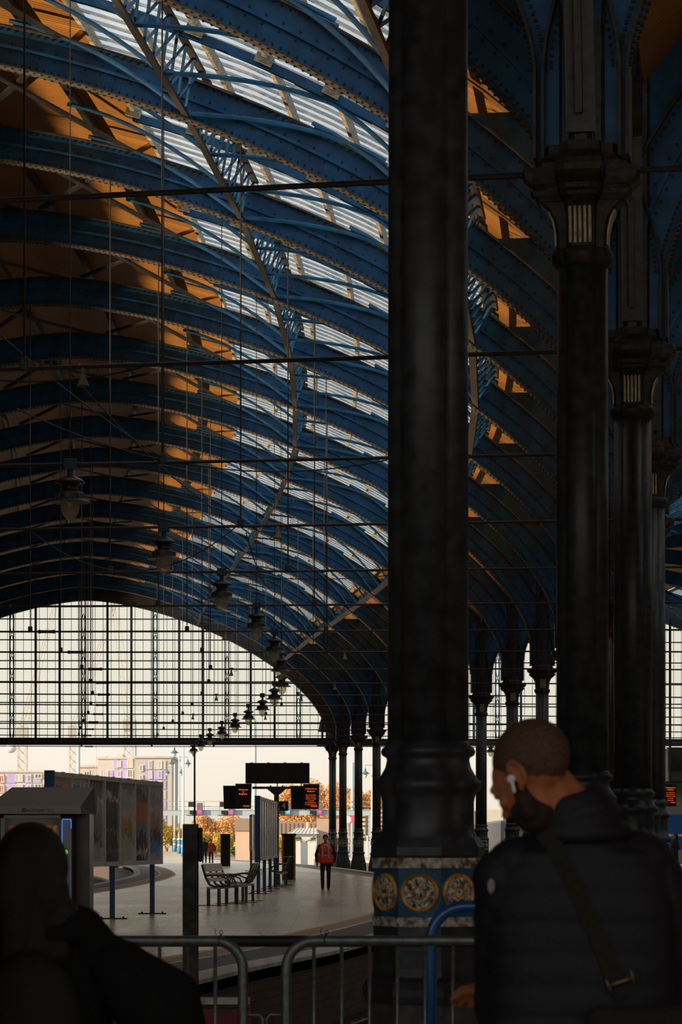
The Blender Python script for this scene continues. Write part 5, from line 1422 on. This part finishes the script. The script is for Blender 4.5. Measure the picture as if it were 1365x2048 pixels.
# ---- bald man, foreground right
D=6.4; S_=F/D
def pm_(px,py,dy=0): return Vector((wx(px,D),dy,wz(py,D)))
man=thing('person','bald bearded man in navy puffer jacket with white earbud, head bowed, foreground right','person',(0,D,0))
m=MB()
hc=pm_(1062,1553,.0)
R=(Matrix.Rotation(math.radians(-124),3,'Z')@Matrix.Rotation(math.radians(38),3,'X')@Matrix.Rotation(math.radians(0),3,'Y'))
HS=1.04
head_shape(m,hc,R,HS)
ear(m,hc,R,1,HS*1.05); ear(m,hc,R,-1,HS*1.05)
m.cap(hc+Vector((.035,.02,-.03)),pm_(1150,1680,.03),.062,.075,16); m.cap(hc+Vector((.05,.03,-.01)),pm_(1165,1650,.05),.05,.07,16)
# torso and limbs under clothes as one surface
m.ell(pm_(1165,1850,.05),(.19,.12,.25)); m.ell(Vector((pm_(1165,0).x,.05,1.05)),(.17,.12,.22)); m.cap(Vector((pm_(1100,0).x,.05,.95)),Vector((pm_(1095,0).x,.0,.10)),.09,.05); m.cap(Vector((pm_(1235,0).x,.08,.95)),Vector((pm_(1240,0).x,.05,.10)),.09,.05)
m.ell(pm_(1165,1752,.05),(.15,.07,.06))
shL=pm_(1018,1775,.05); elL=pm_(1012,2022,.11); wrL=pm_(1012,2008,.30)
m.cap(shL,elL,.05,.04); m.cap(elL,wrL,.04,.03)
Rh=Vector((0,0,-1)).rotation_difference((pm_(985,2001,.36)-wrL).normalized()).to_matrix()
hand(m,wrL,Rh,1.0,.55,-1)
shR=pm_(1325,1770,.08); elR=pm_(1345,2040,.12); wrR=pm_(1235,2120,.32); m.cap(shR,elR,.05,.04); m.cap(elR,wrR,.04,.03); hand(m,wrR,Vector((0,0,-1)).rotation_difference(Vector((-.4,.8,.1)).normalized()).to_matrix(),1.0,.6,1)
finish(m,'body',M_skin,man,.0055,3)
# stubble cap of cropped hair
m=MB(); m.ell(hc+R@Vector((0,.027,.034))*HS,[q*HS*1.012 for q in(.0765,.0965,.0885)],R,28,20)
o=m.build('cropped_hair',M_stub,man,True)
m=MB(); m.ell(hc+R@Vector((0,-.040,-.066))*HS,[q*HS for q in(.057,.055,.058)],R,24,16); 
for sx in(-1,1): m.cap(hc+R@Vector((sx*.062,-.012,-.025))*HS,hc+R@Vector((sx*.050,-.030,-.075))*HS,.018,.026,12)
finish(m,'beard',M_beard,man,.005,2)
m=MB(); ec=hc+R@(Vector((.090,-.004,-.006))*HS); m.ell(ec,(.011,.010,.011),None,14,10); m.cap(ec,ec+R@Vector((.004,-.010,-.030)),.0045,.004,10); m.build('earbud',M_earbud,man,True)
for sx in(-1,1):
    m=MB()
    m.ell(hc+R@(Vector((sx*.031,-.083,.008))*HS),(.010,.010,.010),None,12,8); m.build('eye',M_dark,man,True)
# jacket: puffer torso with horizontal baffles
prof=[(1600,1172,40,.50),(1625,1172,62,.60),(1650,1168,80,.62),(1672,1165,115,.60),(1690,1163,150,.60),(1715,1160,178,.58),(1745,1160,193,.56),(1790,1163,200,.56),(1850,1165,203,.56),(1950,1168,203,.58),(2060,1168,205,.60),(2200,1168,205,.62),(2330,1168,200,.62)]
def jac(py):
    for (a,b) in zip(prof[:-1],prof[1:]):
        if a[0]<=py<=b[0]:
            t=(py-a[0])/(b[0]-a[0]); t2=t*t*(3-2*t)*.5+t*.5; return [a[i]+(b[i]-a[i])*t2 for i in range(4)]
m=MB(); rings=[]; py=1672; n=40
while py<2330:
    _,cx,hw,dr=jac(py); puff=1+.022*abs(math.sin((py-1660)/62*PI))**.5*(1 if py>1700 else .3)
    rx=hw/S_*.93*puff; ry=rx*dr*puff
    c=pm_(cx,py,.06+(.02 if py<1700 else 0)); rings.append([c+Vector((math.copysign(abs(math.cos(2*PI*k/n))**.82,math.cos(2*PI*k/n))*rx,math.copysign(abs(math.sin(2*PI*k/n))**.82,math.sin(2*PI*k/n))*ry,0)) for k in range(n)]); py+=6
m.loft(rings)
def sleeve(m,a,b,r0,r1,nb):
    pts=[];rs=[]; N=nb*6
    for i in range(N+1):
        t=i/N; pts.append(a.lerp(b,t)); rs.append((r0+(r1-r0)*t)*(1+.05*abs(math.sin(t*nb*PI))**.5))
    m.tube(pts,rs,20)
m.ell(pm_(1003,1760,.05),(.068,.075,.075)); m.ell(pm_(1322,1770,.08),(.075,.085,.085))
m.ell(pm_(1050,1725,.05),(.09,.085,.065)); m.ell(pm_(1275,1722,.07),(.10,.095,.075))
sleeve(m,pm_(1012,1760,.05),pm_(1005,2025,.12),.072,.060,5); m.ell(pm_(1005,2025,.12),(.062,.062,.062)); sleeve(m,pm_(1005,2025,.12),wrL.lerp(elL,.12),.060,.040,3)
sleeve(m,shR,elR,.080,.068,5); m.ell(elR,(.068,.068,.068)); sleeve(m,elR,wrR,.066,.045,4)
m.ell(pm_(1162,1700,.055),(.15,.115,.045)); m.cap(elL,elL.lerp(wrL,.8),.056,.042,16)
jk=finish(m,'puffer_jacket',M_puff,man,.007,2)
# stand collar rolls
m=MB()
for (cy,cx,rx,ry,rz_) in ((1603,1140,.080,.088,.017),(1612,1142,.083,.090,.020),(1625,1146,.089,.093,.023),(1648,1152,.098,.097,.025),(1668,1158,.110,.10,.025)):
    c=pm_(cx,cy,.055); m.tube([c+Vector((rx*math.cos(a/24*2*PI),ry*math.sin(a/24*2*PI),.024*math.cos(a/24*2*PI)*(1 if cy<1660 else .3))) for a in range(24)],rz_,10,True)
finish(m,'collar',M_puff,man,.006,2)
m=MB(); R2=Matrix.Rotation(.35,3,'Z'); m.ell(pm_(982,1772,-.030),(.010,.006,.019),R2,14,10); m.build('sleeve_patch',mat('patch_pale',(.34,.26,.24),.7,0,.3,80),man,True)['label']='small round pale patch on the sleeve'
m=MB(); m.cap(Vector((pm_(1100,0).x,.06,.98)),Vector((pm_(1095,0).x,.0,.10)),.11,.07); m.cap(Vector((pm_(1235,0).x,.08,.98)),Vector((pm_(1240,0).x,.05,.10)),.11,.07); m.ell(Vector((pm_(1168,0).x,.07,.98)),(.19,.14,.14)); finish(m,'trousers',M_cloth,man,.012,2)
for xx,yy in ((pm_(1095,0).x,0),(pm_(1240,0).x,.05)):
    m=MB(); m.ell((xx,yy+.06,.05),(.05,.14,.05)); m.ell((xx,yy-.02,.06),(.045,.07,.06)); finish(m,'shoe',M_black,man,.01,2)
# messenger bag
bag=thing('messenger_bag','dark messenger bag with brass-edged buckle slung across the man\'s back','bag',(0,D,0))
m=MB(); pts=[(1085,1665,-.045),(1110,1700,-.055),(1150,1780,-.070),(1195,1880,-.078),(1225,1960,-.080),(1240,1990,-.085)]
pp=[pm_(a,b,c) for a,b,c in pts]
for a,b in zip(pp[:-1],pp[1:]): m.bar(a,b+(b-a)*.05,.042,.007,(0,1,0))
m.build('strap',M_olive,bag)
m=MB(); a=pm_(1210,1968,-.098); b=pm_(1258,1950,-.098); m.tube([a,b],.0045,8); m.tube([a+Vector((-.006,0,.016)),a,a+Vector((.008,0,-.018))],.003,6); m.tube([b+Vector((-.006,0,.018)),b,b+Vector((.002,0,-.016))],.003,6); m.build('buckle',M_brass,bag,True)
m=MB(); c=pm_(1290,2090,-.11); m.bx(c.x-.15,c.x+.15,c.y-.045,c.y+.045,c.z-.14,c.z+.10); o=m.build('pouch',M_olive,bag); bevel(o,.03,4)

# ---- dark haired woman, foreground left
D=7.0; S_=F/D
wom=thing('person','dark-haired woman in black coat seen from behind, foreground left','person',(0,D,0))
def pw(px,py,dy=0): return Vector((wx(px,D),dy,wz(py,D)))
m=MB(); hc=pw(64,1772,0.01); R=Matrix.Rotation(math.radians(165),3,'Z')@Matrix.Rotation(math.radians(14),3,'X')
head_shape(m,hc,R,1.0); ear(m,hc,R,1); ear(m,hc,R,-1)
m.cap(hc,pw(60,1880,.04),.05,.07); m.ell(pw(70,2000,.05),(.17,.10,.22)); m.ell(Vector((pw(70,0).x,.05,.95)),(.16,.11,.22)); m.ell(pw(70,1890,.05),(.18,.08,.07))
for sx in(-1,1): m.cap(Vector((pw(70,0).x+sx*.09,.05,.88)),Vector((pw(70,0).x+sx*.09,.03,.1)),.08,.045)
sR=pw(195,1905,.04); eR=pw(350,2010,.02); wR=pw(345,2035,.22); m.cap(sR,eR,.045,.038); m.cap(eR,wR,.038,.028); hand(m,wR,Vector((0,0,-1)).rotation_difference(Vector((-.3,.9,.25)).normalized()).to_matrix(),.92,.6,-1)
sL=pw(-60,1905,.04); eL=pw(-110,2080,.05); wL=pw(-40,2090,.25); m.cap(sL,eL,.045,.038); m.cap(eL,wL,.038,.028); hand(m,wL,Vector((0,0,-1)).rotation_difference(Vector((.3,.9,.25)).normalized()).to_matrix(),.92,.6,1)
finish(m,'body',M_skin2,wom,.007,2)
m=MB(); m.ell(pw(62,1735,.0),(.100,.112,.122),None,24,16); m.ell(pw(55,1790,-.03),(.110,.09,.13),None,24,16); m.cap(pw(10,1790,-.04),pw(5,1960,-.06),.055,.05); m.cap(pw(55,1800,-.05),pw(50,1985,-.08),.075,.07); m.cap(pw(100,1780,-.02),pw(110,1905,-.05),.055,.05); m.ell(pw(120,1835,-.01),(.058,.06,.06))
finish(m,'hair',M_hair,wom,.006,3)
m=MB(); m.ell(pw(70,2000,.05),(.21,.135,.26)); m.ell(pw(70,1905,.05),(.215,.11,.09)); m.ell(Vector((pw(70,0).x,.05,.95)),(.20,.15,.30))
m.tube([pw(85+95*math.cos(a/20*2*PI),1850+18*math.sin(a/20*2*PI),.03-.10*math.sin(a/20*2*PI+.0)) for a in range(20)],.034,12,True)
m.ell(pw(140,1850,.0),(.065,.07,.05)); m.ell(pw(178,1880,.02),(.065,.075,.06))
m.cap(pw(190,1915,.03),pw(350,1992,.0),.078,.070,18); m.cap(pw(240,1945,.0),pw(340,2060,.0),.09,.10,18); m.cap(eR,wR,.07,.055); m.cap(pw(350,2010,0),pw(365,2120,.0),.072,.08,16)
m.cap(sL,eL,.065,.06); m.cap(eL,wL,.06,.05)
finish(m,'coat',M_coat,wom,.008,4)
m=MB()
for sx in(-1,1): m.cap(Vector((pw(70,0).x+sx*.09,.05,.85)),Vector((pw(70,0).x+sx*.09,.03,.12)),.095,.06)
finish(m,'trousers',M_cloth,wom,.012,2)
for sx in(-1,1):
    m=MB(); m.ell((pw(70,0).x+sx*.09,.07,.045),(.045,.13,.045)); m.ell((pw(70,0).x+sx*.09,.0,.06),(.04,.06,.06)); finish(m,'shoe',M_black,wom,.01,2)
bp=thing('backpack','soft olive backpack with thin strap on the woman\'s back','backpack',(0,D,0))
m=MB(); m.ell(pw(75,2045,-.17),(.135,.085,.19),None,24,16); m.ell(pw(75,2120,-.17),(.145,.095,.15)); m.ell(pw(70,1960,-.14),(.09,.06,.09)); finish(m,'bag_body',M_olive,bp,.008,3)
m=MB(); m.tube([pw(20,1965,-.19),pw(40,1925,-.17),pw(80,1948,-.21)],.010,8); m.build('carry_loop',M_greyp if False else mat('khaki_webbing',(.10,.10,.085),.8),bp,True)
m=MB(); m.tube([pw(120,1930,-.12),pw(145,1965,-.16),pw(160,2010,-.175),pw(168,2060,-.18)],.006,6); m.build('zip',mat('khaki_zip',(.12,.12,.10),.6),bp,True)

# ------------------------------------------------------------------ ADDED ROOF LIGHTS out of view at left, invented to turn the boards orange
for k in range(3,19):
    b=P(k+.5,-CEN-13.2,0); o_,th=frame(k+.5)
    root=thing('added_roof_light','added warm roof light out of view by the left wall, bay beyond the %s column'%ORD[k],'added light',b,-th,'added warm lights out of view along the left wall')
    m=MB(); m.tube([(0,0,0),(0,0,7.8)],.06,8); m.build('mast',M_dsteel,root)
    m=MB(); m.box((-.12,0,8.0),(.10,.22,.14)); m.build('housing',M_dsteel,root)
    # flag on the added light: blocks everything steeper than the lit strip
    e_=math.radians(WASH_CUT); n_=Vector((math.cos(e_),0,math.sin(e_)))
    m=MB(); c_=Vector((.05,0,8.0)); a_=c_+n_*.02; b_=c_+n_*.8
    m.add([a_+Vector((0,-.6,.012)),a_+Vector((0,.6,.012)),b_+Vector((0,.9,.012)),b_+Vector((0,-.9,.012)),a_+Vector((0,-.6,.03)),a_+Vector((0,.6,.03)),b_+Vector((0,.9,.03)),b_+Vector((0,-.9,.03))],[(0,1,2,3),(7,6,5,4),(0,4,5,1),(1,5,6,2),(2,6,7,3),(3,7,4,0)])
    m.build('light_flag',M_black,root)
    L=bpy.data.lights.new('added_spot','SPOT'); L.energy=WASH_E; L.color=(1.0,.70,.40); L.spot_size=math.radians(34); L.spot_blend=.35; L.shadow_soft_size=.01
    lo=bpy.data.objects.new('added_lamp',L); COL.objects.link(lo); lo.parent=root; lo.location=(.05,0,8.0)
    dv=Vector((1,0,math.tan(math.radians(20.5)))); lo.rotation_euler=(-dv).to_track_quat('Z','Y').to_euler()
# ------------------------------------------------------------------ WORLD, SUN, CAMERA
W=bpy.data.worlds.new('World'); S.world=W; W.use_nodes=True; nt=W.node_tree; nt.nodes.clear()
o=nt.nodes.new('ShaderNodeOutputWorld'); bg=nt.nodes.new('ShaderNodeBackground'); tc=nt.nodes.new('ShaderNodeTexCoord'); sp=nt.nodes.new('ShaderNodeSeparateXYZ')
nt.links.new(tc.outputs['Generated'],sp.inputs['Vector'])
r=nt.nodes.new('ShaderNodeValToRGB'); e=r.color_ramp.elements
e[0].position=0.0; e[0].color=(.95,.83,.66,1); e[1].position=1.0; e[1].color=(.50,.62,.76,1)
for p_,c_ in ((.04,(1.0,.93,.80)),(.12,(.93,.90,.80)),(.3,(.80,.86,.88))):
    q=e.new(p_); q.color=(*c_,1)
nt.links.new(sp.outputs['Z'],r.inputs['Fac'])
nz=nt.nodes.new('ShaderNodeTexNoise'); nz.inputs['Scale'].default_value=2.2; nz.inputs['Detail'].default_value=5
mp=nt.nodes.new('ShaderNodeMapping'); mp.inputs['Scale'].default_value=(1,1,4); nt.links.new(tc.outputs['Generated'],mp.inputs['Vector']); nt.links.new(mp.outputs['Vector'],nz.inputs['Vector'])
mr=nt.nodes.new('ShaderNodeMapRange'); mr.inputs['To Min'].default_value=.88; mr.inputs['To Max'].default_value=1.08; nt.links.new(nz.outputs['Fac'],mr.inputs['Value'])
# brighter towards the low sun on the left
ma=nt.nodes.new('ShaderNodeMath'); ma.operation='MULTIPLY_ADD'; ma.inputs[1].default_value=-.25; ma.inputs[2].default_value=1.0; nt.links.new(sp.outputs['X'],ma.inputs[0])
mu=nt.nodes.new('ShaderNodeMath'); mu.operation='MULTIPLY'; nt.links.new(ma.outputs[0],mu.inputs[0]); nt.links.new(mr.outputs['Result'],mu.inputs[1])
m3=nt.nodes.new('ShaderNodeMath'); m3.operation='MULTIPLY'; m3.inputs[1].default_value=1.0; nt.links.new(mu.outputs[0],m3.inputs[0])
nt.links.new(r.outputs['Color'],bg.inputs['Color']); nt.links.new(m3.outputs[0],bg.inputs['Strength']); nt.links.new(bg.outputs[0],o.inputs['Surface'])
sun=bpy.data.lights.new('sun','SUN'); sun.energy=6.5; sun.angle=math.radians(2); sun.color=(1,.80,.55)
so=bpy.data.objects.new('sun',sun); COL.objects.link(so)
az=Vector((-.90,-.42,.36)); so.rotation_euler=az.to_track_quat('Z','Y').to_euler(); so.location=(-40,-10,60)
cam=bpy.data.cameras.new('camera'); co=bpy.data.objects.new('camera',cam); COL.objects.link(co); S.camera=co
co.location=(0,0,EYE); co.rotation_euler=(PI/2,0,0); cam.sensor_width=36; cam.sensor_height=36; cam.lens=F/2048*36; cam.shift_y=(HOR-1024)/2048
cam.clip_end=6000; cam.clip_start=.1
cam.dof.use_dof=True; cam.dof.focus_distance=60; cam.dof.aperture_fstop=10
S.view_settings.view_transform='Standard'; S.view_settings.look='None'; S.view_settings.exposure=0; S.view_settings.gamma=1
S.view_settings.use_curve_mapping=False
S.cycles.max_bounces=8; S.cycles.transparent_max_bounces=24; S.cycles.diffuse_bounces=4
